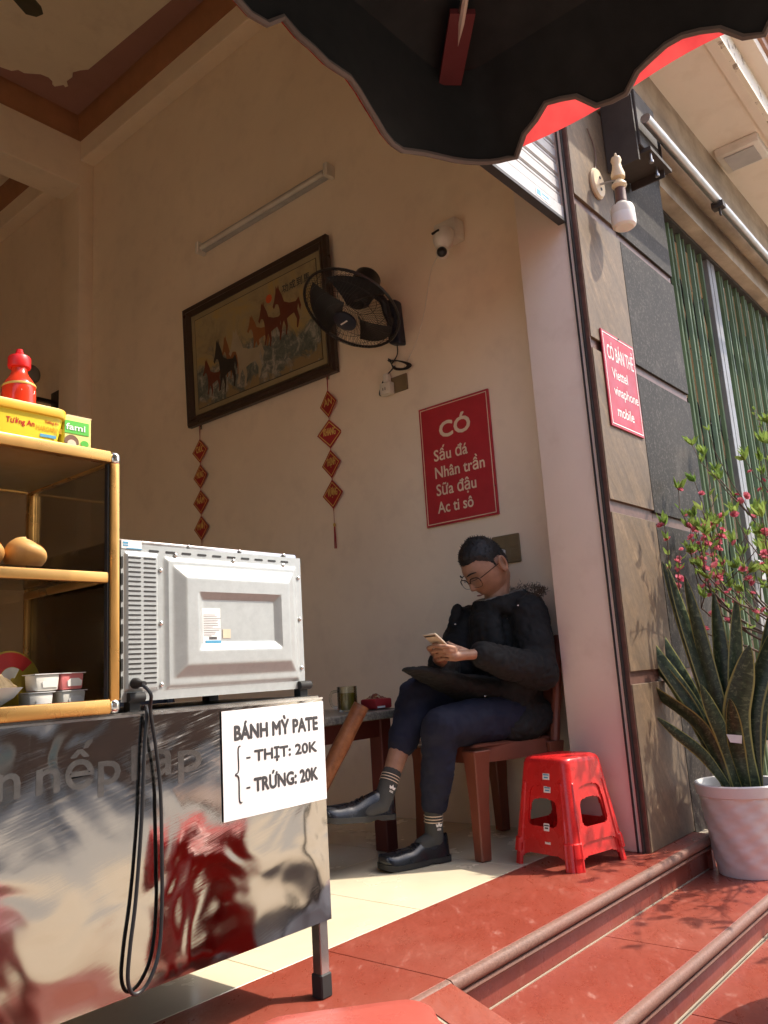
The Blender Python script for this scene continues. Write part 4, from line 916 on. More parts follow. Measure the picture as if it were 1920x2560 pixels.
def stool(name, loc, rz, label, cat_group, h=.36, top=.115, foot=.165, m='red_plastic', z0=0, label_stickers=True):
    t = thing(name, label, 'stool', (loc[0], loc[1], loc[2]), cat_group); t.rotation_euler = (0, 0, rz)
    th = .005
    def half(z): return top+(foot-top)*(1-z/h)
    def mk(nm, mb, mm=m, par=t, **k):
        o = link(nm, mesh_of(mb, nm, V((0, 0, 0)), **k), mm, par); return o
    # seat with rounded edge
    def sq(hx, r, n=5): return [(sx*(hx-r)+r*math.cos(a), sy*(hx-r)+r*math.sin(a)) for sx, sy, a0 in ((1, 1, 0), (-1, 1, 90), (-1, -1, 180), (1, -1, 270)) for a in [R(a0+90*q/n) for q in range(n+1)]]
    rings = []
    for hx, z in ((half(h*.93), h*.93), (half(h*.97), h*.965), (half(h)-.004, h*.985), (half(h)-.014, h), (half(h)-.03, h-.001), (half(h)-.05, h+.0005), (.02, h+.001)):
        rings.append([V((a, b, z)) for a, b in sq(hx, min(.035, hx*.6))])
    mb = MB(); n = len(rings[0]); mb.add([p for r_ in rings for p in r_], [(i*n+k, i*n+(k+1) % n, (i+1)*n+(k+1) % n, (i+1)*n+k) for i in range(len(rings)-1) for k in range(n)]+[tuple((len(rings)-1)*n+k for k in range(n))])
    mk('seat', mb, smooth=50)
    for k in range(4):
        a = math.pi/2*k; u = V((math.cos(a), math.sin(a), 0)); v = V((-u.y, u.x, 0))
        # side wall with window and lower arch, built from an outline grid with holes
        NS, NZ = 60, 84; mb = MB(); idx = {}
        def inside(s, z):
            w0 = .56-.10*(z-.5)
            win = (abs(s)/(.60-.10*(z/.7)))**5+(abs(z-.4875)/.2125)**5 < 1
            arch = (abs(s)/.70)**5+(max(0, z)/.135)**5 < 1
            return not (win or arch)
        cells = []
        for j in range(NZ):
            for i in range(NS):
                s = -1+2*(i+.5)/NS; z = (j+.5)/NZ*.94
                if inside(s, z): cells.append((i, j))
        cs = set(cells)
        def pt(i, j, d):
            s = -1+2*i/NS; z = j/NZ*.94*h
            rib = .004 if (abs(abs(s)-.74) < .05 and j/NZ < .78) else 0
            rr_ = .030; hs_ = half(z); x = s*hs_; out = hs_
            e = abs(x)-(hs_-rr_)
            if e > 0:                                    # round the vertical corner
                ang = e/rr_*math.pi/4; x = math.copysign((hs_-rr_)+rr_*math.sin(ang), x); out = hs_-rr_+rr_*math.cos(ang)
            foot_b = .006 if z < .14*h and abs(s) > .70 else 0
            return u*(out-d+rib+foot_b)+v*x*(1+foot_b*2)+Z3*z
        def vid(i, j, d):
            if (i, j, d) not in idx: idx[(i, j, d)] = len(mb.v); mb.v.append(pt(i, j, th if d else 0))
            return idx[(i, j, d)]
        for i, j in cells:
            q = [(i, j), (i+1, j), (i+1, j+1), (i, j+1)]
            mb.f.append(tuple(vid(*c, 0) for c in q)); mb.f.append(tuple(vid(*c, 1) for c in q[::-1]))
            for (di, dj), (a_, b_) in (((0, -1), (0, 1)), ((1, 0), (1, 2)), ((0, 1), (2, 3)), ((-1, 0), (3, 0))):
                if (i+di, j+dj) not in cs: mb.f.append((vid(*q[b_], 0), vid(*q[a_], 0), vid(*q[a_], 1), vid(*q[b_], 1)))
        mk('side', mb, smooth=40)
    if label_stickers:
        for zz, w2 in ((.80, .016), (.28, .013)):
            q = V((half(zz*h)+.0012, .02, zz*h)); tilt = V((foot-top, 0, -h)).normalized()
            o = mk('sticker', MB().obox(q, V((0, w2, 0)), tilt*(.011 if zz > .5 else .013), V((.0004, 0, 0))), 'paper')
            mk('sticker_print', MB().obox(q+V((.0006, 0, 0))-tilt*.006, V((0, w2*.8, 0)), tilt*.0022, V((.0003, 0, 0))).obox(q+V((.0006, 0, 0))+tilt*.003, V((0, w2*.6, 0)), tilt*.0025, V((.0003, 0, 0))), 'label_blue' if zz > .5 else 'ink', par=o)
    return t
RZ = math.atan2(-.28, -.02)                           # stool face turned to the camera
sc_ = (2.832, 1.578)
stool('plastic_stool', (sc_[0], sc_[1], .0005), R(168), 'lower of two nested red plastic stools beside the pier', 'nested red stools', h=.33, top=.104, foot=.146)
stool('plastic_stool', (sc_[0], sc_[1], .0455), R(168), 'upper of two nested red plastic stools beside the pier', 'nested red stools', h=.33, top=.104, foot=.146)
stool('plastic_stool', (.845, .815, -.2615), R(50), 'sunlit pinkish red plastic stool beside the ramp', None, h=.512, top=.13, foot=.18, m='pink_red_plastic', label_stickers=False)

stool('plastic_stool', (1.93, .30, -.2615), R(20), 'red plastic stool standing by the low round table', None, h=.45, top=.125, foot=.175, label_stickers=False)
def chair():
    t = thing('plastic_chair', 'brown plastic chair under the seated man', 'chair', (2.93, 2.0, 0)); m = 'brown_plastic'
    f = V((-.955, .296, 0)).normalized(); l = V((-f.y, f.x, 0)); c = V((2.945, 1.985, 0))
    def W(a, b, z): return c+f*a+l*b+Z3*z
    def seat(a, b):
        s, q = a*2-1, b*2-1; e = max(abs(s), abs(q)); dz = -.012*max(0, (e-.85)/.15)**2-.008*(1-s*s)*(1-q*q)
        return W(.225*s, .205*q*(1+.05*s), .425+dz)
    mb = MB().grid(seat, 16, 16); part('seat', mb, m, t, smooth=60)
    rim = []
    for k in range(24):
        a = 2*math.pi*k/24; ca, sa = math.cos(a), math.sin(a); p = 5
        rr_ = (abs(ca)**p+abs(sa)**p)**(-1/p); rim.append((.225*ca*rr_, .205*sa*rr_))
    mb = MB(); n = len(rim)
    for z, k in ((.415, 1.0), (.40, 1.015), (.352, 1.02), (.352, .985), (.40, .985)): mb.v += [W(a*k, b*k, z) for a, b in rim]
    mb.f += [(r_*n+i, r_*n+(i+1) % n, (r_+1)*n+(i+1) % n, (r_+1)*n+i) for r_ in range(4) for i in range(n)]
    part('seat_apron', mb, m, t, smooth=40)
    for sa in (1, -1):
        for sb in (1, -1):
            mb = MB(); vs_ = []
            for z, k, wd in ((.40, 1.0, .042), (.35, 1.0, .036), (.2, 1.04, .028), (0.001, 1.09, .024)):
                a, b = sa*.196*k, sb*.178*k
                vs_ += [W(a+da*wd, b+db*wd, z) for da, db in ((-1, -1), (1, -1), (1, 1), (-1, 1))]
            mb.add(vs_, [(i*4+k, i*4+(k+1) % 4, (i+1)*4+(k+1) % 4, (i+1)*4+k) for i in range(3) for k in range(4)]+[(3, 2, 1, 0), (12, 13, 14, 15)])
            part('leg', mb, m, t, bevel=.004)
    def back(a, b): return W(-.215-.07*b-.01*(1-(a*2-1)**2), (a*2-1)*(.205-.02*b), .42+.40*b)
    mb = MB().grid(back, 12, 10); mb.grid(lambda a, b: back(a, b)+f*.006, 12, 10); part('backrest', mb, m, t, recalc=False)
    for sb in (1, -1): part('back_post', MB().tube([W(-.205, sb*.195, .40), W(-.24, sb*.20, .6), W(-.29, sb*.185, .825)], [.022, .02, .016], 10), m, t)
chair()

def table():
    t = thing('stone_table', 'low table with speckled stone top and dark red wooden legs', 'table', (2.3, 2.5, 0))
    part('top', B(1.62, 2.80, 2.24, 2.86, .53, .562), 'table_stone', t, bevel=.004)
    for a in ((1.70, 2.72, 2.31, 2.335), (1.70, 2.72, 2.765, 2.79)): part('apron', B(*a, .455, .529), 'table_red', t)
    for a in ((1.70, 1.722, 2.336, 2.764), (2.698, 2.72, 2.336, 2.764)): part('apron', B(*a, .455, .529), 'table_red', t)
    for x in (1.71, 2.68):
        for y in (2.335, 2.765): part('leg', B(x-.034, x+.034, y-.034, y+.034, .001, .529), 'table_red', t, bevel=.004)
    part('stretcher', B(1.745, 2.645, 2.54, 2.57, .11, .16), 'table_red', t)
    mg = thing('tea_mug', 'glass mug of pale tea on the stone table', 'mug', (2.60, 2.45, .562))
    part('glass', MB().lathe([(.040, 0), (.043, .004), (.043, .105), (.040, .105), (.039, .008), (0, .008)], (2.61, 2.45, .5625), Z3, 28), 'mug_glass', mg)
    part('tea', MB().lathe([(.038, .009), (.0385, .078), (0, .078)], (2.61, 2.45, .5625), Z3, 24), 'tea', mg)
    h = V((-.62, .78, 0)); o = V((2.61, 2.45, .5625))
    part('handle', MB().tube(bez([o+h*.041+Z3*.088, o+h*.066+Z3*.082, o+h*.074+Z3*.055, o+h*.064+Z3*.025, o+h*.041+Z3*.018], 5), .006, 8), 'mug_glass', mg)
    tp = thing('tissue_pack', 'red and clear pack of tissues on the stone table', 'tissues', (2.74, 2.40, .562))
    part('pack', MB().box(2.69, 2.80, 2.36, 2.45, .5635, .607), 'tassel_red', tp, bevel=.008, seg=2)
    part('pack_print', MB().box(2.70, 2.75, 2.3588, 2.3598, .568, .576), 'white_print', tp)
    part('film', MB().grid(lambda a, b: V((2.705+.07*a, 2.37+.07*b, .607+.03*(1-abs(2*a-1))*(1-abs(2*b-1))+.012*noise.noise(V((a*7, b*7, 4))))), 10, 10), 'mug_glass', tp, recalc=False)
    part('leaflet', B(2.66, 2.76, 2.30, 2.42, .5625, .5632), 'label_black', tp)
    # bamboo water pipe leaning on the table edge
    pp = thing('water_pipe', 'long orange brown bamboo water pipe leaning against the table', 'pipe', (2.085, 2.355, 0))
    a, b = V((2.085, 2.355, .02)), V((2.362, 2.145, .60)); d = (b-a)
    rr_ = [.031+(.0022 if i in (4, 9) else 0) for i in range(13)]
    part('tube', MB().tube([a+d*i/12 for i in range(13)], rr_, 20, cap=False), 'bamboo', pp)
    part('bore', MB().tube([a+d*.3, a+d*.994], .0305, 20), 'black_plastic', pp)
    part('rim', MB().tube([a+d*.985+0*d, a+d*1.0], [.0315, .030], 20, cap=False), 'wood_door', pp)
    part('pipe_bowl', MB().tube([a+d*.32, a+d*.32+V((-.02, -.06, .06))], [.012, .016], 12), 'wood_door', pp)
    # dark chair beyond the table, dark waste bin under it
    dc = thing('dark_chair', 'dark blue plastic chair half hidden behind the cart and microwave', 'chair', (2.2, 3.15, 0)); m = 'dark_blue_plastic'
    part('seat', B(1.99, 2.41, 2.95, 3.37, .41, .44), m, dc, bevel=.012, seg=2)
    part('backrest', MB().grid(lambda a_, b_: V((2.0+.40*a_, 3.35+.08*b_+.03*(2*a_-1)**2, .46+.36*b_)), 10, 8).grid(lambda a_, b_: V((2.0+.40*a_, 3.362+.08*b_+.03*(2*a_-1)**2, .46+.36*b_)), 10, 8), m, dc, recalc=False)
    for x in (2.02, 2.38):
        for y in (2.98, 3.34): part('leg', MB().tube([(x, y, .42), (x, y, .001)], [.024, .018], 10), m, dc)
    for x in (2.02, 2.38): part('back_post', MB().tube([(x, 3.35, .42), (x, 3.43, .80)], .02, 10), m, dc)
    sb = thing('dark_stool', 'dark plastic stool on the floor between cart and table', 'stool', (2.3, 2.54, 0))
    part('seat', B(2.17, 2.43, 2.44, 2.64, .24, .26), 'bin_dark', sb, bevel=.01, seg=2)
    for x in (2.19, 2.41):
        for y in (2.46, 2.62): part('leg', MB().tube([(x, y, .245), (x+(.012 if x > 2.3 else -.012), y, .001)], [.02, .026], 10), 'bin_dark', sb)
    bn = thing('waste_bin', 'black waste bin under the stone table', 'bin', (1.93, 2.62, 0))
    part('bin', MB().lathe([(.10, .001), (.125, .24), (.13, .245), (.12, .245), (.096, .012), (0, .012)], (1.93, 2.62, 0), Z3, 28), 'bin_dark', bn)
table()

# ================================================================== PARASOL
def parasol():
    t = thing('parasol', 'large square parasol, black inside and red outside, with wavy valance', 'parasol', (-.05, -.6, -.26))
    x1, y1, hx, hy = 1.375, .872, 1.45, 1.46; cx, cy = x1-hx, y1-hy; ze, za = 2.005, 2.60
    cor = [(cx+hx, cy+hy), (cx-hx, cy+hy), (cx-hx, cy-hy), (cx+hx, cy-hy)]; ap = V((cx, cy, za))
    def panel(off, m, nm):
        for k in range(4):
            a, b = cor[k], cor[(k+1) % 4]
            def fn(s, q):
                p = V((a[0]+(b[0]-a[0])*s, a[1]+(b[1]-a[1])*s, ze)); r = ap.lerp(p, q); r.z += off-.05*math.sin(math.pi*q)*math.sin(math.pi*s); return r
            part(nm, MB().grid(fn, 12, 10), m, t, recalc=False)
    panel(0, 'canopy_black', 'canopy_lining'); panel(.012, 'red_fabric', 'canopy')
    # valance: one cloth strip round all four edges, rounded at the corners, lobed hem
    HL = [(.833, 1.864), (.901, 1.829), (.968, 1.811), (1.032, 1.822), (1.088, 1.802), (1.166, 1.784), (1.2, 1.778), (1.296, 1.800), (1.38, 1.806)]
    HR = [(.856, 1.806), (.793, 1.818), (.735, 1.864), (.681, 1.890), (.633, 1.882), (.574, 1.842), (.525, 1.838), (.474, 1.865), (.406, 1.875), (.347, 1.864), (.278, 1.820), (.252, 1.816)]
    def interp(tab, q):
        tab = sorted(tab)
        if q < tab[0][0] or q > tab[-1][0]: return None
        for (a0, b0), (a1, b1) in zip(tab, tab[1:]):
            if a0 <= q <= a1:
                f_ = (q-a0)/(a1-a0); f_ = f_*f_*(3-2*f_); return b0+(b1-b0)*f_
    ring = []                                            # (top point, outward, edge id, hem height)
    rc = .09; ux, uy = hx, hy
    def corner(sx, sy, a0):
        for i in range(1, 8):
            a = a0+math.pi/2*i/8; ring.append((V((cx+sx*(ux-rc)+rc*math.cos(a), cy+sy*(uy-rc)+rc*math.sin(a), ze)), V((math.cos(a), math.sin(a), 0)), 'c'))
    N = 84
    for i in range(N+1): ring.append((V((cx+ux, cy-uy+rc+(2*uy-2*rc)*i/N, ze)), X3, 'r'))
    corner(1, 1, 0)
    for i in range(N+1): ring.append((V((cx+ux-rc-(2*ux-2*rc)*i/N, cy+uy, ze)), Y3, 'l'))
    corner(-1, 1, math.pi/2)
    for i in range(N+1): ring.append((V((cx-ux, cy+uy-rc-(2*uy-2*rc)*i/N, ze)), NX, 'o'))
    corner(-1, -1, math.pi)
    for i in range(N+1): ring.append((V((cx-ux+rc+(2*ux-2*rc)*i/N, cy-uy, ze)), NY, 'o'))
    corner(1, -1, -math.pi/2)
    K = len(ring)
    def hem(i):
        p, o, e = ring[i % K]; q = (i % K)*.0335
        h = None
        if e == 'r': h = interp(HR, p.y)
        if e == 'l': h = interp(HL, p.x+.0)
        if e == 'c' and o.x > 0 and o.y > 0: h = 1.803+.024*(1-math.atan2(o.y, o.x)/(math.pi/2))
        return h if h is not None else 1.842+.034*math.cos(q*2*math.pi/.31)+.01*math.sin(q*4)
    flare = lambda o: V((o.x*.095, o.y*(.012 if o.y > 0 else .06), 0))
    def strip(off, zf):
        vs_ = []; n = 7
        for i in range(K):
            p, o, e = ring[i]; zb = zf(i)
            for j in range(n+1):
                q = j/n
                dz = (ze-zb)*q/.17; w_ = .012*math.sin(i*.41+.6)*dz*dz; r_ = p+o*off+flare(o)*dz+o*w_; r_.z = ze+(zb-ze)*q; vs_.append(r_)
        f = [(i*(n+1)+j, ((i+1) % K)*(n+1)+j, ((i+1) % K)*(n+1)+j+1, i*(n+1)+j+1) for i in range(K) for j in range(n)]
        return MB().add(vs_, f), [vs_[i*(n+1)+n] for i in range(K)]
    mb, low = strip(0, hem); part('valance_lining', mb, 'canopy_black', t, recalc=False)
    part('hem', MB().tube(low, .0065, 6, closed=True), 'hem_grey', t)
    def redz(i):
        p, o, e = ring[i]
        return 1.846+.004*math.sin(i*.2)-.02*max(0, .4-p.y if e == 'r' else 0)*.6 if e == 'r' else hem(i)+.004
    mb, _ = strip(.012, redz); part('valance', mb, 'red_fabric', t, recalc=False)
    base = V((cx, cy, -.26))
    part('pole', MB().tube([base+V((0, 0, .02)), (cx, cy, za+.06)], .019, 14), 'strut_metal', t)
    part('base', MB().lathe([(.25, 0), (.25, .04), (.23, .06), (.04, .065), (.03, .2)], base+V((0, 0, .001)), Z3, 28), 'black_plastic', t)
    hub = V((cx, cy, za-.04)); run = V((cx, cy, za-.42))
    for k in range(4):
        c = V((cor[k][0]-.03*(1 if cor[k][0] > cx else -1), cor[k][1]-.02*(1 if cor[k][1] > cy else -1), ze-.012)); e = hub.lerp(c, .97); 
        part('rib', MB().tube([hub, hub.lerp(c, .5)-Z3*.062, e-Z3*.010], .0085, 8), 'strut_metal', t)
        part('strut', MB().tube([run, hub.lerp(c, .55)-Z3*.066], .0075, 8), 'strut_metal', t)
        d = (c-hub).normalized(); sd = d.cross(Z3).normalized()
        q0, q1 = hub.lerp(c, .925)-Z3*.02, c-Z3*.020
        part('rib_pocket', MB().add([q0-sd*.026, q0+sd*.026, q1+sd*.020, q1-sd*.030, q0-sd*.026+Z3*.012, q0+sd*.026+Z3*.012, q1+sd*.020+Z3*.012, q1-sd*.030+Z3*.012], [(0, 1, 2, 3), (7, 6, 5, 4), (0, 4, 5, 1), (1, 5, 6, 2), (2, 6, 7, 3), (3, 7, 4, 0)]), 'pocket_red', t)
    part('hub', MB().lathe([(.035, -.05), (.04, 0), (.03, .05)], hub, Z3, 16), 'black_plastic', t)
    part('hub', MB().lathe([(.035, -.05), (.04, 0), (.03, .05)], run, Z3, 16), 'black_plastic', t)
parasol()
# low round table just outside the picture on the right, its shadow falls on the pavement
t = thing('round_table', 'low round dark table whose shadow falls on the red pavement', 'table', (2.63, .11, -.262))
part('top', MB().lathe([(.53, .0), (.55, .006), (.55, .02), (.53, .026), (0, .026)], (2.63, .11, .232), Z3, 48), 'wood_door', t)
for k in range(4):
    a = math.pi/4+k*math.pi/2; d = V((math.cos(a), math.sin(a), 0)); c = V((2.63, .11, 0))
    part('leg', MB().tube([c+d*.30+Z3*.231, c+d*.42-Z3*.261], .014, 10), 'black_metal', t)

# ================================================================== PLANTS
def leaf_strip(path, wmax, twist_dir, fold=.25, n=22):
    """sword leaf: path points, half width profile, returns verts, faces, uvs"""
    pts = bez(path, n//(len(path)-1)+1); N = len(pts); vs_, uv = [], []
    for i, p in enumerate(pts):
        s = i/(N-1); t_ = (pts[min(i+1, N-1)]-pts[max(i-1, 0)]).normalized()
        side = V(twist_dir); side = (side-t_*side.dot(t_)).normalized(); nn = t_.cross(side)
        w_ = wmax*(.42+.58*min(1, s/.45)**.8)*(1-max(0, (s-.55)/.45)**2.2)+.0008
        for j, q in enumerate((-1, -.55, 0, .55, 1)):
            vs_.append(p+side*(w_*q)+nn*(fold*w_*(q*q))); uv.append((.5+.5*q, s))
    f = [(i*5+j, i*5+j+1, i*5+j+6, i*5+j+5) for i in range(N-1) for j in range(4)]
    return vs_, f, uv
def snake_plant():
    c = V((3.452, 1.140, -.130))
    t = thing('snake_plant', 'snake plant with tall sword leaves in a white pot', 'plant', c)
    # pot with woven relief
    def pot(a, b):
        z = b*.335; r = .122+.042*(b**.9); 
        if b > .88: r += .008
        k = math.floor(b*9); ph = a*14*math.pi*2/2+(k % 2)*math.pi
        if .1 < b < .86: r += .0035*math.sin(a*2*math.pi*9+k*1.6)*math.sin((b*9-k)*math.pi)
        return c+V((r*math.cos(2*math.pi*a), r*math.sin(2*math.pi*a), z+.001))
    mb = MB().grid(pot, 120, 60)
    mb.lathe([(.172, .336), (.168, .341), (.158, .338), (.150, .30), (.0, .30)], c, Z3, 60, cap=False)
    part('pot', mb, 'pot_glaze', t, smooth=50, recalc=False)
    part('soil', MB().lathe([(.152, .302), (.08, .312), (0, .315)], c, Z3, 30, cap=False), 'soil', t, recalc=False)
    # leaves: tip offsets (along view-right, towards viewer, height above soil), base offset
    vr = V((.35, -.937, 0)); vf = V((-.937, -.35, 0))          # picture right / towards camera
    Ls = [(-.405, .02, .79, -.05, .030, .08), (-.41, .05, .72, -.04, .028, .10), (-.29, -.05, .755, -.035, .028, .05), (-.315, .06, .67, -.03, .030, .06), (-.39, .10, .495, -.05, .030, .16),
          (-.185, -.03, .935, -.01, .026, .0), (-.165, .03, .90, .0, .027, .0), (-.105, .04, .86, .015, .030, -.02), (.0, -.02, .785, .02, .033, -.03),
          (.085, .03, .77, .04, .031, -.05), (.10, .10, .56, .05, .050, -.10), (.20, .02, .62, .06, .040, -.09), (-.28, .12, .30, -.04, .022, .05), (-.10, .12, .42, -.01, .030, .03), (.0, .14, .36, .02, .032, -.02), (.22, -.08, .72, .06, .03, -.02)]
    for k, (r_, f_, h, b0, w_, bow) in enumerate(Ls):
        b = c+vr*b0+vf*(f_*.25)+Z3*.305; tip = c+vr*r_+vf*f_+Z3*(.305+h)
        mid = b.lerp(tip, .5)+vr*bow*(.55)+Z3*(.10*abs(bow))
        ang = k*1.1; tw = vr*math.cos(.35*math.sin(ang))+vf*math.sin(.5*math.sin(ang*1.7))
        vs_, f, uv = leaf_strip([b, b.lerp(mid, .5)+vr*bow*.1, mid, mid.lerp(tip, .55), tip], w_*1.02, tw)
        off = V(c); me = bpy.data.meshes.new('leaf'); me.from_pydata([p-off for p in vs_], [], f)
        ul = me.uv_layers.new(name='UVMap')
        for lp in me.loops: ul.data[lp.index].uv = uv[lp.vertex_index]
        for p in me.polygons: p.use_smooth = True
        link('leaf', me, 'snake_leaf', t)
    part('plant_tag', MB().add([c+vr*-.02+vf*.12+Z3*.50, c+vr*.02+vf*.13+Z3*.495, c+vr*.025+vf*.125+Z3*.525, c+vr*-.03+vf*.115+Z3*.53], [(0, 1, 2, 3)]), 'white_print', t, recalc=False)
snake_plant()

def peach():
    rnd = random.Random(11)
    base = V((4.18, .84, -.262))
    t = thing('peach_tree', 'potted peach tree in pink blossom with fresh green leaves', 'tree', base)
    part('pot', MB().lathe([(.16, .001), (.22, .30), (.24, .31), (.24, .34), (.21, .34), (.2, .28), (0, .27)], base, Z3, 32), 'brown_plastic', t)
    part('soil', MB().lathe([(.205, .30), (0, .305)], base, Z3, 24, cap=False), 'soil', t, recalc=False)
    br = MB(); tips = []
    def grow(p, d, L, r, depth):
        pts = [p]; q = V(p); n = 5
        for i in range(n):
            d = (d+V((rnd.uniform(-.25, .25), rnd.uniform(-.25, .25), rnd.uniform(-.10, .22)))).normalized(); q = q+d*L/n; 
            if q.y > 1.30: q.y = 1.30; d.y = -abs(d.y)*.3
            pts.append(V(q))
        br.tube(pts, [r*(1-.45*i/n) for i in range(n+1)], 6)
        if depth <= 1: tips.append((pts, d))
        if depth > 0:
            for k in range(3 if depth > 1 else 3):
                i = rnd.randint(2, n); s = V((rnd.uniform(-1, 1), rnd.uniform(-1, 1), rnd.uniform(-.1, .7)))
                grow(pts[i], (d*.8+s*.75).normalized(), L*rnd.uniform(.55, .8), r*.55, depth-1)
    trunk = bez([base+Z3*.28, base+V((-.02, .03, .52)), base+V((-.05, .06, .78))], 6)
    part('trunk', MB().tube(trunk, [.032-.0008*i for i in range(len(trunk))], 10), 'bark', t)
    top = trunk[-1]
    for d, L in (((-.6, -.6, .5), .7), ((-.9, -.1, .35), .62), ((-.75, .38, .62), .62), ((-.40, .30, .95), .72), ((-.7, .05, .6), .62), ((-.3, -.5, .8), .65), ((-.85, .52, .30), .55), ((.2, .2, 1), .7), ((-.55, -.35, .7), .6), ((-.5, .55, .75), .7), ((-.8, -.25, .45), .55), ((.1, .5, .8), .6)):
        grow(top, V(d).normalized(), L, .009, 2)
    part('branches', br, 'bark', t)
    # leaves and blossoms
    lv = MB(); fl_pos = []
    def leafm(o, d, s):
        d = d.normalized(); u = orth(d)[0]; u = (u*math.cos(rnd.uniform(0, 6.3))+d.cross(u)*math.sin(rnd.uniform(0, 6.3))).normalized(); n = d.cross(u)
        w_ = s*.16
        lv.add([o, o+d*s*.35+u*w_, o+d*s*.35-u*w_, o+d*s*.4+n*-.12*s*.3, o+d*s*.75+u*w_*.6+n*.03*s, o+d*s*.75-u*w_*.6+n*.03*s, o+d*s+n*.12*s], [(0, 3, 1), (0, 2, 3), (1, 3, 4), (2, 5, 3), (3, 6, 4), (3, 5, 6)])
    for pts, d in tips:
        e = pts[-1]
        if rnd.random() < .75:
            for k in range(rnd.randint(5, 9)): leafm(e, d+V((rnd.uniform(-.9, .9), rnd.uniform(-.9, .9), rnd.uniform(-.2, .9))), rnd.uniform(.045, .075))
        for p in pts[1:]:
            if rnd.random() < .5:
                for k in range(2): leafm(p, d+V((rnd.uniform(-1, 1), rnd.uniform(-1, 1), rnd.uniform(-.2, 1))), rnd.uniform(.03, .055))
            if rnd.random() < .62: fl_pos.append(p+V((rnd.uniform(-.012, .012), rnd.uniform(-.012, .012), rnd.uniform(-.008, .012))))
    tag(part('foliage', lv, 'peach_leaf', t, smooth=0, recalc=False), kind='stuff')
    fm = []
    for v in range(3):
        mb = MB(); r = random.Random(v)
        for ring, (n, tilt, L) in enumerate(((6, .25, .015), (6, .75, .014), (5, 1.2, .011))):
            for k in range(n):
                a = 2*math.pi*(k+.5*ring)/n+r.uniform(-.2, .2); o = V((math.cos(a), math.sin(a), 0)); d = (o*math.cos(tilt)+Z3*math.sin(tilt)); sd = V((-o.y, o.x, 0)); n2 = d.cross(sd)
                mb.add([V((0, 0, 0)), d*L*.6+sd*L*.5, d*L*.6-sd*L*.5, d*L*1.05+sd*L*.25+n2*.1*L, d*L*1.05-sd*L*.25+n2*.1*L], [(0, 2, 1), (1, 2, 4, 3)])
        fm.append(mesh_of(mb, 'blossom', smooth=0, recalc=False))
    fl_pos.sort(key=lambda p: (p-V((3.5, 1.1, 1.0))).length)
    for i, p in enumerate(fl_pos[:230]):
        o = piece('blossom', fm[i % 3], 'peach_petal', t, p, (rnd.uniform(-1, 1), rnd.uniform(-1, 1), rnd.uniform(0, 6)))
        s = rnd.uniform(.6, 1.5); o.scale = (s, s, s)
peach()

# ================================================================== SEATED MAN
def remeshed(prims, voxel, smooth=4, post=None):
    """union of chained balls -> one continuous skin"""
    mb = MB()
    for ch in prims:
        if ch[0] == 'mesh': mb.add(ch[1], ch[2]); continue
        for i in range(len(ch)-1):
            (p, r), (q, s) = ch[i], ch[i+1]; p, q = V(p), V(q)
            ra = r if isinstance(r, tuple) else (r, r, r); sa = s if isinstance(s, tuple) else (s, s, s)
            n = max(2, int((q-p).length/(.28*min(min(ra), min(sa))))+1)
            for k in range(n+1):
                t_ = k/n; mb.sphere(p.lerp(q, t_), tuple(a+(b-a)*t_ for a, b in zip(ra, sa)), 14, 9, mtx=BODY)
    me = bpy.data.meshes.new('tmp'); me.from_pydata(mb.v, [], mb.f)
    ob = bpy.data.objects.new('tmp', me); COL.objects.link(ob)
    m = ob.modifiers.new('r', 'REMESH'); m.mode = 'VOXEL'; m.voxel_size = voxel; m.adaptivity = 0
    sm = ob.modifiers.new('s', 'SMOOTH'); sm.factor = .5; sm.iterations = smooth
    dg = bpy.context.evaluated_depsgraph_get(); ev = ob.evaluated_get(dg); out = bpy.data.meshes.new_from_object(ev)
    bpy.data.objects.remove(ob); bpy.data.meshes.remove(me)
    if post:
        nrm = [V(v.normal) for v in out.vertices]
        for v, n in zip(out.vertices, nrm): v.co = v.co+n*post(v.co)
    for p in out.polygons: p.use_smooth = True
    return out
BF = V((-.93, .37, 0)).normalized(); BL = V((-BF.y, BF.x, 0))
BODY = Matrix((BF, BL, Z3)).transposed()                 # local axes: forward, left, up
def wr(scale, amp, aniso=(1, 1, 1), seed=0):
    def f(c): return amp*noise.noise(V((c.x*scale*aniso[0]+seed, c.y*scale*aniso[1], c.z*scale*aniso[2])))
    return f
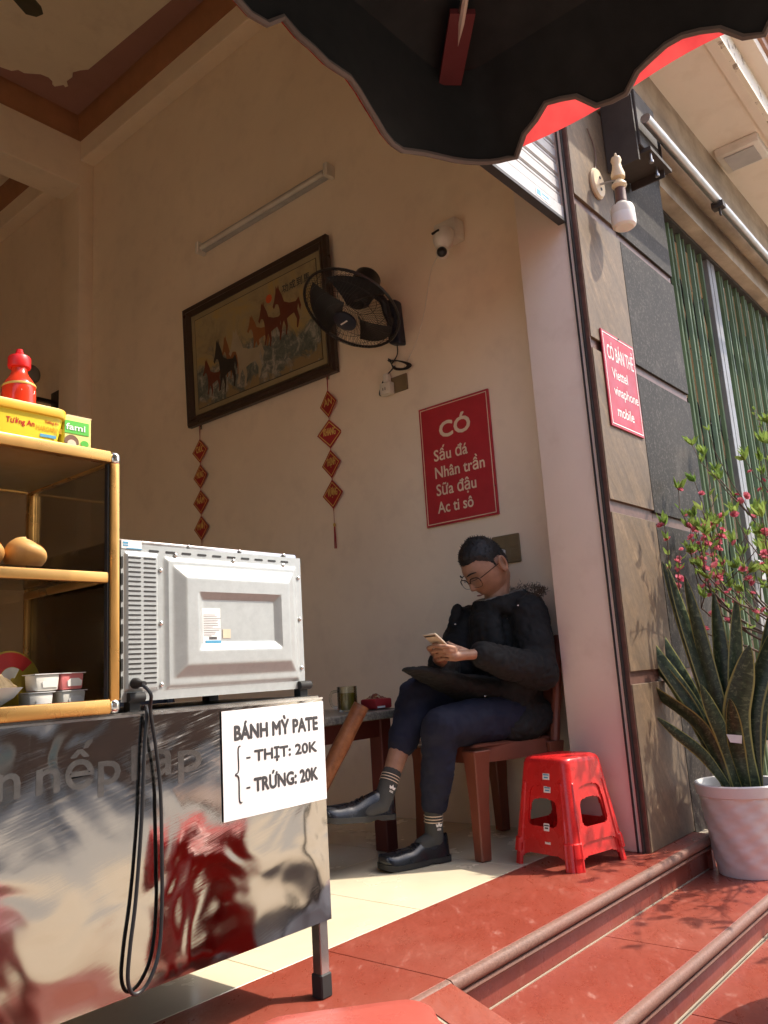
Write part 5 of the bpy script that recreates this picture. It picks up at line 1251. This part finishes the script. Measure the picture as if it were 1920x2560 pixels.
def man():
    base = V((2.95, 1.95, 0))
    t = thing('person', 'man in black parka and navy trousers sitting cross-legged, looking at a phone', 'person', base)
    def put(nm, me, m, par=None):
        for v in me.vertices: v.co -= base
        me.materials.clear(); return link(nm, me, m, par or t)
    # ---- joints
    hipL, hipR = V((3.00, 1.855, .505)), V((3.055, 2.03, .515))
    knL, anL = V((2.585, 1.945, .497)), V((2.602, 2.025, .10))
    knR, anR = V((2.650, 2.100, .612)), V((2.425, 2.108, .268))
    shL, elL, wrL = V((3.035, 1.755, .915)), V((2.975, 1.710, .68)), V((2.690, 1.815, .765))
    shR, elR, wrR = V((3.045, 2.105, .905)), V((2.915, 2.14, .705)), V((2.665, 1.975, .745))
    HC = V((2.965, 1.925, 1.132))
    pitch = R(34)
    hf = (BF*math.cos(pitch)-Z3*math.sin(pitch)); hf = (hf+BL*.05).normalized(); hl = Z3.cross(hf).normalized(); hu = hf.cross(hl)
    def HW(x, y, z): return HC+(hf*x+hl*y+hu*z)*1.12
    # ---- head surface (local x forward, y left, z up)
    def g(a, s): return math.exp(-(a/s)**2)
    def head_pt(p, grow=0):
        x, y, z = p; X, Y, Zz = x*.096, y*.0755, z*.116
        if z < 0:
            k = -z; Y *= 1-.26*k**1.6
            if x < 0: X *= 1-.50*k**1.3
            else: X *= 1-.06*k
        if x > 0:
            fr = x**2
            X += fr*(.004*g(Zz-.030, .014)*g(Y, .05))                                            # brow
            X -= fr*.0085*(g(Y-.031, .014)+g(Y+.031, .014))*g(Zz-.008, .012)                      # eye hollows
            nz = max(0, min(1, (.018-Zz)/.048)) if Zz > -.036 else max(0, 1-(-.036-Zz)/.010)
            X += fr*.024*nz*g(Y, .0095+.005*nz); X += fr*.006*g(Zz+.032, .008)*g(abs(Y)-.012, .007)   # nose and wings
            X += fr*.0065*(g(Zz+.058, .0055)+g(Zz+.070, .006))*g(Y, .022); X -= fr*.0035*g(Zz+.064, .0022)*g(Y, .024)
            X += fr*.010*g(Zz+.098, .018)*g(Y, .028)                                              # chin
            X += fr*.003*(g(Y-.038, .02)+g(Y+.038, .02))*g(Zz+.022, .02)                           # cheeks
        return HW(X*(1+grow), Y*(1+grow), Zz*(1+grow))
    def unit(nu, nv):
        out = []
        for j in range(nv+1):
            a = -math.pi/2+math.pi*j/nv
            for i in range(nu): b = 2*math.pi*i/nu; out.append((math.cos(a)*math.cos(b), math.cos(a)*math.sin(b), math.sin(a)))
        return out
    nu, nv = 96, 72; U = unit(nu, nv)
    hv = [head_pt(p) for p in U]; hfc = [(j*nu+i, j*nu+(i+1) % nu, (j+1)*nu+(i+1) % nu, (j+1)*nu+i) for j in range(nv) for i in range(nu)]
    ears = []
    for s in (1, -1):
        c = V((-.012, .076*s, -.006)); ring = []
        for k in range(15):
            a = R(-70+k*20.5); ring.append((HW(c.x-.006-.016*math.cos(a)*.95, c.y+s*(.010+.004*math.sin(a)), c.z+.029*math.sin(a)+.002), .0062))
        ears.append(ring); ears.append([(HW(c.x-.004, c.y+s*.002, c.z+.016), .007), (HW(c.x-.004, c.y+s*.003, c.z-.016), .008), (HW(c.x-.001, c.y+s*.002, c.z-.028), .007)])
    neck = [[(HW(-.032, 0, -.055), (.056, .056, .056)), (V((3.02, 1.915, 1.02)), .056), (V((3.06, 1.92, .93)), .07)]]
    # ---- hands: wrist, palm, five fingers each closed round the phone
    PH = V((2.560, 1.898, .808)); pu = V((-.80, .12, .59)).normalized(); pw = V((.10, 1, .02)); pw = (pw-pu*pw.dot(pu)).normalized(); pn = pw.cross(pu)
    if pn.z < 0: pn = -pn                                  # screen normal, towards his face
    def PW(a, b, c): return PH+pw*a+pu*b+pn*c             # across (right hand side +), along, above
    fing = []
    def hand(wr_, side):
        s = side
        palm_c = PW(s*.046, -.052, -.020); kn = [PW(s*.047, .010-.0225*i, -.018-.004*i) for i in range(4)]
        fing.append([(wr_, (.027, .027, .022)), (wr_.lerp(palm_c, .55), (.030, .028, .019)), (palm_c, .021)])
        for i in range(4):
            fing.append([(palm_c, .017), (wr_.lerp(kn[i], .75), .0105), (kn[i], .0092)])
            L = (.036, .040, .037, .028)[i]
            p1 = kn[i]+pw*(-s*.016)-pn*.006+pu*.010; p2 = p1+pw*(-s*L*.75)+pn*.002+pu*.003; p3 = p2+pw*(-s*.012)+pn*.008
            fing.append([(kn[i], .0090), (p1, .0084), (p2, .0080), (p3, .0070)])
        th0 = wr_.lerp(palm_c, .6)+pn*.016; th1 = PW(s*.040, -.040, .012); th2 = PW(s*.020, -.012+.004*s, .016)
        fing.append([(th0, .014), (th1, .0115), (th2, .0085)])
    hand(wrL, -1); hand(wrR, 1)
    arms = [[(shL, .05), (elL, .042), (wrL, .027)], [(shR, .05), (elR, .042), (wrR, .027)]]
    torso = [[(V((3.03, 1.935, .50)), (.11, .15, .10)), (V((3.08, 1.935, .70)), (.095, .14, .10)), (V((3.085, 1.93, .86)), (.10, .16, .09)), (V((3.06, 1.92, .93)), (.07, .11, .05))]]
    legs = [[(hipL, .085), (knL, .055), (knL.lerp(anL, .5), .042), (V((2.604, 2.024, .18)), .029), (anL, .027), (anL-Z3*.03+BF*.02, .026)], [(hipR, .085), (knR, .055), (knR.lerp(anR, .7), .038), (anR, .027), (anR-Z3*.03+BF*.02, .026)]]
    body = remeshed([('mesh', hv, hfc)]+ears+neck+fing+arms+torso+legs, .0031, 2)
    put('body', body, 'skin')
    # ---- hair
    hp = []; keep = []
    for p in U:
        q = head_pt(p); l = q-HC; x, y, z = l.dot(hf), l.dot(hl), l.dot(hu)
        x /= 1.12; y /= 1.12; z /= 1.12
        line = .060 if x > .055 else (.060-(.055-x)*.95 if x > .022 else (.0285-(.022-x)*2.2 if x > .006 else (.026 if x > -.034 else max(-.060, .026+(x+.034)*3.0))))
        if abs(y) < .045 and x > 0: line = max(line, .058)
        line += .004*noise.noise(l*120)
        k = max(0, min(1, (z-line)/.022))**.7; keep.append(k > 0)
        top = max(0, min(1, (z-.02)/.075)); th = .0028+.0125*top+.003*noise.noise(l*90)+.003*noise.noise(l*210)
        hp.append(q+((q-HC).normalized()*(th*k-.002*(1-k))))
    mb = MB(); mb.add(hp, [f for f in hfc if sum(keep[i] for i in f) >= 3])
    rr_ = random.Random(3)
    for k in range(420):                                    # short spiky strands
        i = rr_.randrange(len(U)); 
        if not keep[i]: continue
        o = hp[i]; l = o-HC; d = (l.normalized()+V((rr_.uniform(-.5, .5), rr_.uniform(-.5, .5), rr_.uniform(0, .6)))+hf*.3).normalized()
        if l.dot(hu) < .055: continue
        u, w_ = orth(d); s = .0018; L = rr_.uniform(.006, .014); mb.add([o+u*s, o-u*s*.5+w_*s, o-u*s*.5-w_*s, o+d*L], [(0, 1, 3), (1, 2, 3), (2, 0, 3)])
    for k in range(5200):                                   # short strands that break up the hairline
        i = rr_.randrange(len(U))
        if not keep[i]: continue
        o = hp[i]; l = (o-HC)/1.12; x, y, z = l.dot(hf), l.dot(hl), l.dot(hu)
        if z > .085: continue
        d = (l.normalized()*.55-hu*(.9 if x < .03 else .55)+hf*(.25 if x > .03 else -.15)+V((rr_.uniform(-.3, .3), rr_.uniform(-.3, .3), rr_.uniform(-.3, .3)))).normalized()
        u, w_ = orth(d); s = .0009; L = rr_.uniform(.005, .011); mb.add([o+u*s, o-u*s*.5+w_*s, o-u*s*.5-w_*s, o+d*L], [(0, 1, 3), (1, 2, 3), (2, 0, 3)])
    me = mesh_of(mb, 'hair', V((0, 0, 0)), recalc=False, smooth=60); put('hair', me, 'hair_black')
    # eyebrows, lowered lids, lips
    def facept(y, z, d):
        # march on the head surface in the forward direction
        best = None
        for q in hv:
            l = q-HC
            if l.dot(hf) > .02:
                e = (l.dot(hl)-y)**2+(l.dot(hu)-z)**2
                if best is None or e < best[0]: best = (e, l.dot(hf))
        return HW(best[1]+d, y, z)
    for s in (1, -1):
        part('eyebrow', MB().tube([facept(s*(.014+.009*i), .0275+.0035*math.sin(i*.8), .0005) for i in range(5)], [.0020, .0032, .0034, .0028, .0014], 6), 'hair_black', t)
        part('eyelid', MB().tube([facept(s*(.019+.006*i), .004-.002*math.sin(i*.8), .0008) for i in range(5)], [.0006, .0014, .0016, .0014, .0006], 6), 'hair_black', t)
    part('lips', MB().tube([facept(-.020+.008*i, -.0635-.001*abs(i-2.5), .0004) for i in range(6)], [.001, .0028, .0036, .0036, .0028, .001], 6), 'lip', t)
    # spectacles
    gl = part('spectacles', MB(), 'spectacle_metal', t) if False else None
    gx = .104; rim = MB(); lens = MB()
    for s in (1, -1):
        pts = []
        for k in range(28):
            a = 2*math.pi*k/28; ca, sa = math.cos(a), math.sin(a); rr2 = (abs(ca)**3+abs(sa)**3)**(-1/3)
            pts.append(HW(gx-.010*abs(s*.033+.026*ca*rr2)/.06, s*.033+.0265*ca*rr2, -.008+.0205*sa*rr2))
        rim.tube(pts, .0011, 6, closed=True); rim.tube(pts[0:15], .0022, 6); lens.add(pts, [tuple(range(28))])
        outer = HW(gx-.012, s*.061, .004); rim.tube([outer, HW(.06, s*.080, .008), HW(-.005, s*.083, .006), HW(-.022, s*.080, -.008)], .0019, 6)
    rim.tube([HW(gx+.001, .0075, -.004), HW(gx+.004, 0, -.001), HW(gx+.001, -.0075, -.004)], .0014, 6)
    sp = part('spectacles', rim, 'spectacle_metal', t); part('lens', lens, 'lens_glass', sp, recalc=False)
    # ---- clothes
    def cloth(amp, sc): 
        a, b = wr(sc, amp), wr(sc*2.7, amp*.45, seed=5)
        return lambda c: a(c)+b(c)
    jk = [[(V((3.02, 1.925, .47)), (.155, .185, .075)), (V((3.06, 1.935, .60)), (.14, .175, .09)), (V((3.085, 1.93, .76)), (.13, .17, .09)), (V((3.09, 1.925, .88)), (.115, .165, .07)), (V((3.07, 1.92, .945)), (.085, .12, .05))],
          [(shL+V((.0, .02, .0)), .086), (elL, .076), (elL.lerp(wrL, .5), .068), (elL.lerp(wrL, .93), .055)], [(shR+V((0, -.02, 0)), .086), (elR, .076), (elR.lerp(wrR, .5), .066), (elR.lerp(wrR, .90), .055)],
          [(V((2.97, 1.95, .60)), (.13, .15, .07)), (V((2.78, 1.98, .645)), (.10, .115, .045)), (V((2.62, 1.99, .695)), (.07, .085, .022)), (V((2.50, 1.985, .722)), (.05, .055, .010))],
          [(V((3.02, 1.83, .50)), (.15, .09, .09)), (V((2.93, 1.80, .465)), (.10, .05, .06))],
          [(V((2.965, 1.80, .70)), (.07, .06, .10)), (V((2.965, 1.83, .55)), (.10, .06, .10))]]
    def folds(c):                                           # puffy cloth with creases across the sleeves and body
        a = noise.noise(V((c.x*11, c.y*11, c.z*15))); b = noise.noise(V((c.x*26+3, c.y*26, c.z*34)))
        return .007*a-.007*(1-abs(b)*2.2 if abs(b) < .45 else 0)**3+.002+.001*noise.noise(c*70)
    # stand-up collar ring
    col_ = []
    for k in range(13):
        a = R(-180+k*30); col_.append((V((3.05, 1.92, .955))+BF*(.105*math.cos(a))+BL*(.118*math.sin(a))+Z3*(.022+.022*math.cos(a+math.pi)), (.020, .022, .040)))
    jk.append(col_)
    jk.append([(V((3.01, 2.09, .925)), (.06, .07, .05)), (V((2.985, 2.095, .84)), (.07, .08, .07)), (V((2.96, 2.08, .72)), (.08, .09, .07))])
    jk.append([(V((2.965, 1.95, .90)), (.06, .10, .06)), (V((2.955, 1.95, .75)), (.07, .12, .07))])
    jk.append([(V((2.945, 2.075, .965)), (.022, .03, .028)), (V((2.925, 2.095, .90)), (.02, .03, .03))])
    put('parka', remeshed(jk, .0080, 2, folds), 'jacket_black')
    put('parka_lining', remeshed([[(p[0]+Z3*.014-(p[0]-V((3.05, 1.92, .955))).normalized()*.008, (.014, .014, .030)) for p in col_]], .006, 2, cloth(.003, 60)), 'lining_grey')
    # hood lying on the back with fur trim
    hood = [[(V((3.13, 1.81, .965)), (.05, .06, .05)), (V((3.19, 1.90, .98)), (.055, .07, .055)), (V((3.16, 2.02, .965)), (.05, .06, .05))]]
    put('hood', remeshed(hood, .008, 3, cloth(.008, 20)), 'jacket_black')
    fur = MB(); fr_ = random.Random(5)
    path = bez([(3.05, 1.76, .985), (3.10, 1.745, 1.01), (3.17, 1.79, 1.03), (3.21, 1.90, 1.045), (3.18, 2.03, 1.025)], 14)
    for k in range(900):
        p = path[fr_.randrange(len(path))]+V((fr_.gauss(0, .012), fr_.gauss(0, .012), fr_.gauss(0, .010))); d = V((fr_.gauss(0, .6), fr_.gauss(-.3, .6), fr_.gauss(.7, .6))).normalized(); u, w_ = orth(d); s = .0011; L = fr_.uniform(.008, .022)
        fur.add([p+u*s, p-u*s*.5+w_*s, p-u*s*.5-w_*s, p+d*L], [(0, 1, 3), (1, 2, 3), (2, 0, 3)])
    tag(part('fur_trim', fur, 'fur_brown', t, smooth=0, recalc=False), kind='stuff')
    snap = mesh_of(MB().sphere((0, 0, 0), .0045, 8, 6), 'snap_button')
    for p in (V((2.955, 1.775, .955)), V((2.885, 2.05, .90)), V((2.78, 1.86, .60))): piece('snap_button', snap, 'chrome', t, p)
    cl2 = lambda c: .007*noise.noise(V((c.x*15, c.y*15, c.z*22)))-.007*abs(noise.noise(V((c.x*30, c.y*24+2, c.z*38))))+.002
    put('trousers', remeshed([[(hipL, .105), (hipL.lerp(knL, .6), .092), (knL+V((.0, 0, .0)), .076), (knL.lerp(anL, .45), .064), (V((2.605, 2.02, .218)), .054)],
                              [(hipR, .108), (hipR.lerp(knR, .6), .095), (knR, .078), (knR.lerp(anR, .38), .066), (knR.lerp(anR, .50), .058)], [(V((3.03, 1.935, .50)), (.13, .165, .09)), (V((3.0, 1.93, .50)), (.13, .165, .09))]], .0075, 3, cl2), 'trouser_navy')
    def sock(a, b, r0, r1):
        d = b-a; sk = put('sock', remeshed([[(a, r0*.98), (a.lerp(b, .5), r0*.97), (b, r1*1.02), (b+d.normalized()*.018+BF*.055, r1*.92)]], .004, 2), 'sock_grey')
        for k in range(3):
            q = a+d.normalized()*(.010+.011*k); part('stripe', MB().tube([q, q+d.normalized()*.003], r0*1.02, 18, cap=False), 'sign_cream', sk)
        # three leaf mark on the side that faces the street
        sd = V((-.35, -.93, 0)); sd = (sd-d.normalized()*sd.dot(d.normalized())).normalized(); ax = -d.normalized(); rt = ax.cross(sd)
        o = a+d*.52+sd*((r0+r1)/2+.0012)
        mk = MB()
        for ang, L in ((0, .022), (.75, .021), (-.75, .021)):
            dr = ax*math.cos(ang)+rt*math.sin(ang); w_ = dr.cross(sd)
            mk.add([o+dr*.004, o+dr*L*.55+w_*.0055, o+dr*L, o+dr*L*.55-w_*.0055], [(0, 1, 2, 3)])
        for k in range(2): mk.obox(o-ax*(.003+.004*k), rt*.008, ax*.0011, sd*.0004)
        part('woven_mark', mk, 'white_print', sk, recalc=False, smooth=0)
    sock(V((2.604, 2.022, .180)), V((2.604, 2.028, .080)), .037, .0365)
    sock(knR.lerp(anR, .80), V((2.402, 2.112, .225)), .038, .037)
    # ---- shoes
    def shoe(heel, d, up):
        d = V(d).normalized(); up = V(up); up = (up-d*up.dot(d)).normalized(); sd = up.cross(d); N = 22; M_ = 20
        def prof(s):                                        # half width, height of upper
            w_ = .036+.013*math.sin(min(1, s/.72)*math.pi*.5)-.006*math.exp(-((s-.35)/.14)**2); w_ *= (1-max(0, (s-.80)/.20)**2.6)**.5 if s > .8 else 1; w_ *= (min(1, (s+.012)/.06))**.45
            h = .078 if s < .22 else (.088-.040*min(1, (s-.22)/.34) if s < .56 else .048-.016*((s-.56)/.44)**1.4)
            return w_, h
        L = .295; up_ = MB(); vs_ = []
        for i in range(N+1):
            s = i/N; w_, h = prof(s); c = heel+d*(s*L)+up*.020+up*(.010*max(0, (s-.75)/.25)**2)
            for k in range(M_):
                a = 2*math.pi*k/M_; ca, sa = math.cos(a), math.sin(a); x = w_*math.copysign(abs(ca)**.8, ca); z = h*(max(0, sa)**.8) if sa > 0 else .004*sa
                tp = 1-.35*max(0, z/.09)
                vs_.append(c+sd*x*tp+up*(z+.0012*math.sin(s*60)*(1 if .55 < s < .75 and sa > .5 else 0)))
        f = [(i*M_+k, i*M_+(k+1) % M_, (i+1)*M_+(k+1) % M_, (i+1)*M_+k) for i in range(N) for k in range(M_)]+[tuple(range(M_))[::-1], tuple(N*M_+k for k in range(M_))]
        sh_ = part('shoe', up_.add(vs_, f), 'shoe_leather', t, smooth=60)
        sole = MB(); pl = []; pr = []
        for i in range(N+1):
            s = i/N; w_, h = prof(s); lift = .010*max(0, (s-.75)/.25)**2; c = heel+d*(s*L*1.015-.003)
            for w2, zz in ((w_+.005, .020+lift), (w_+.005, (.0005 if s < .27 else (.006 if s < .32 else .0008))+lift)):
                pl.append((c+sd*w2+up*zz)); pr.append((c-sd*w2+up*zz))
        vs_ = []; 
        for i in range(N+1): vs_ += [pl[2*i], pl[2*i+1], pr[2*i+1], pr[2*i]]
        sole.add(vs_, [(i*4+k, i*4+(k+1) % 4, (i+1)*4+(k+1) % 4, (i+1)*4+k) for i in range(N) for k in range(4)]+[(3, 2, 1, 0), (4*N, 4*N+1, 4*N+2, 4*N+3)])
        part('sole', sole, 'rubber', sh_)
        for k in range(3): 
            s = .42+.07*k; w_, h = prof(s); c = heel+d*(s*L)+up*(h+.019); part('lace', MB().tube([c-sd*w_*.5-up*.004, c+up*.003, c+sd*w_*.5-up*.004], .0022, 6), 'black_plastic', sh_)
    shoe(V((2.652, 2.005, .001)), (-.925, .38, 0), Z3)
    shoe(V((2.448, 2.095, .178)), (-.90, .42, .06), V((.10, -.03, 1)))
    # ---- phone held in both hands
    ph = thing('smartphone', 'gold smartphone held by the seated man', 'phone', PH)
    part('case', MB().obox(PH, pw*.0345, pu*.070, pn*.0038), 'gold_phone', ph, bevel=.003, seg=2)
    part('screen', MB().obox(PH+pn*.0041, pw*.031, pu*.058, pn*.0002), 'window_dark', ph)
    part('camera_bar', MB().obox(PH+pu*.062-pn*.0041, pw*.030, pu*.004, pn*.0003), 'label_black', ph)
    # black clutch / wallet lying on the lap edge is part of the parka hem
man()
for o in list(bpy.data.meshes):
    if o.users == 0: bpy.data.meshes.remove(o)
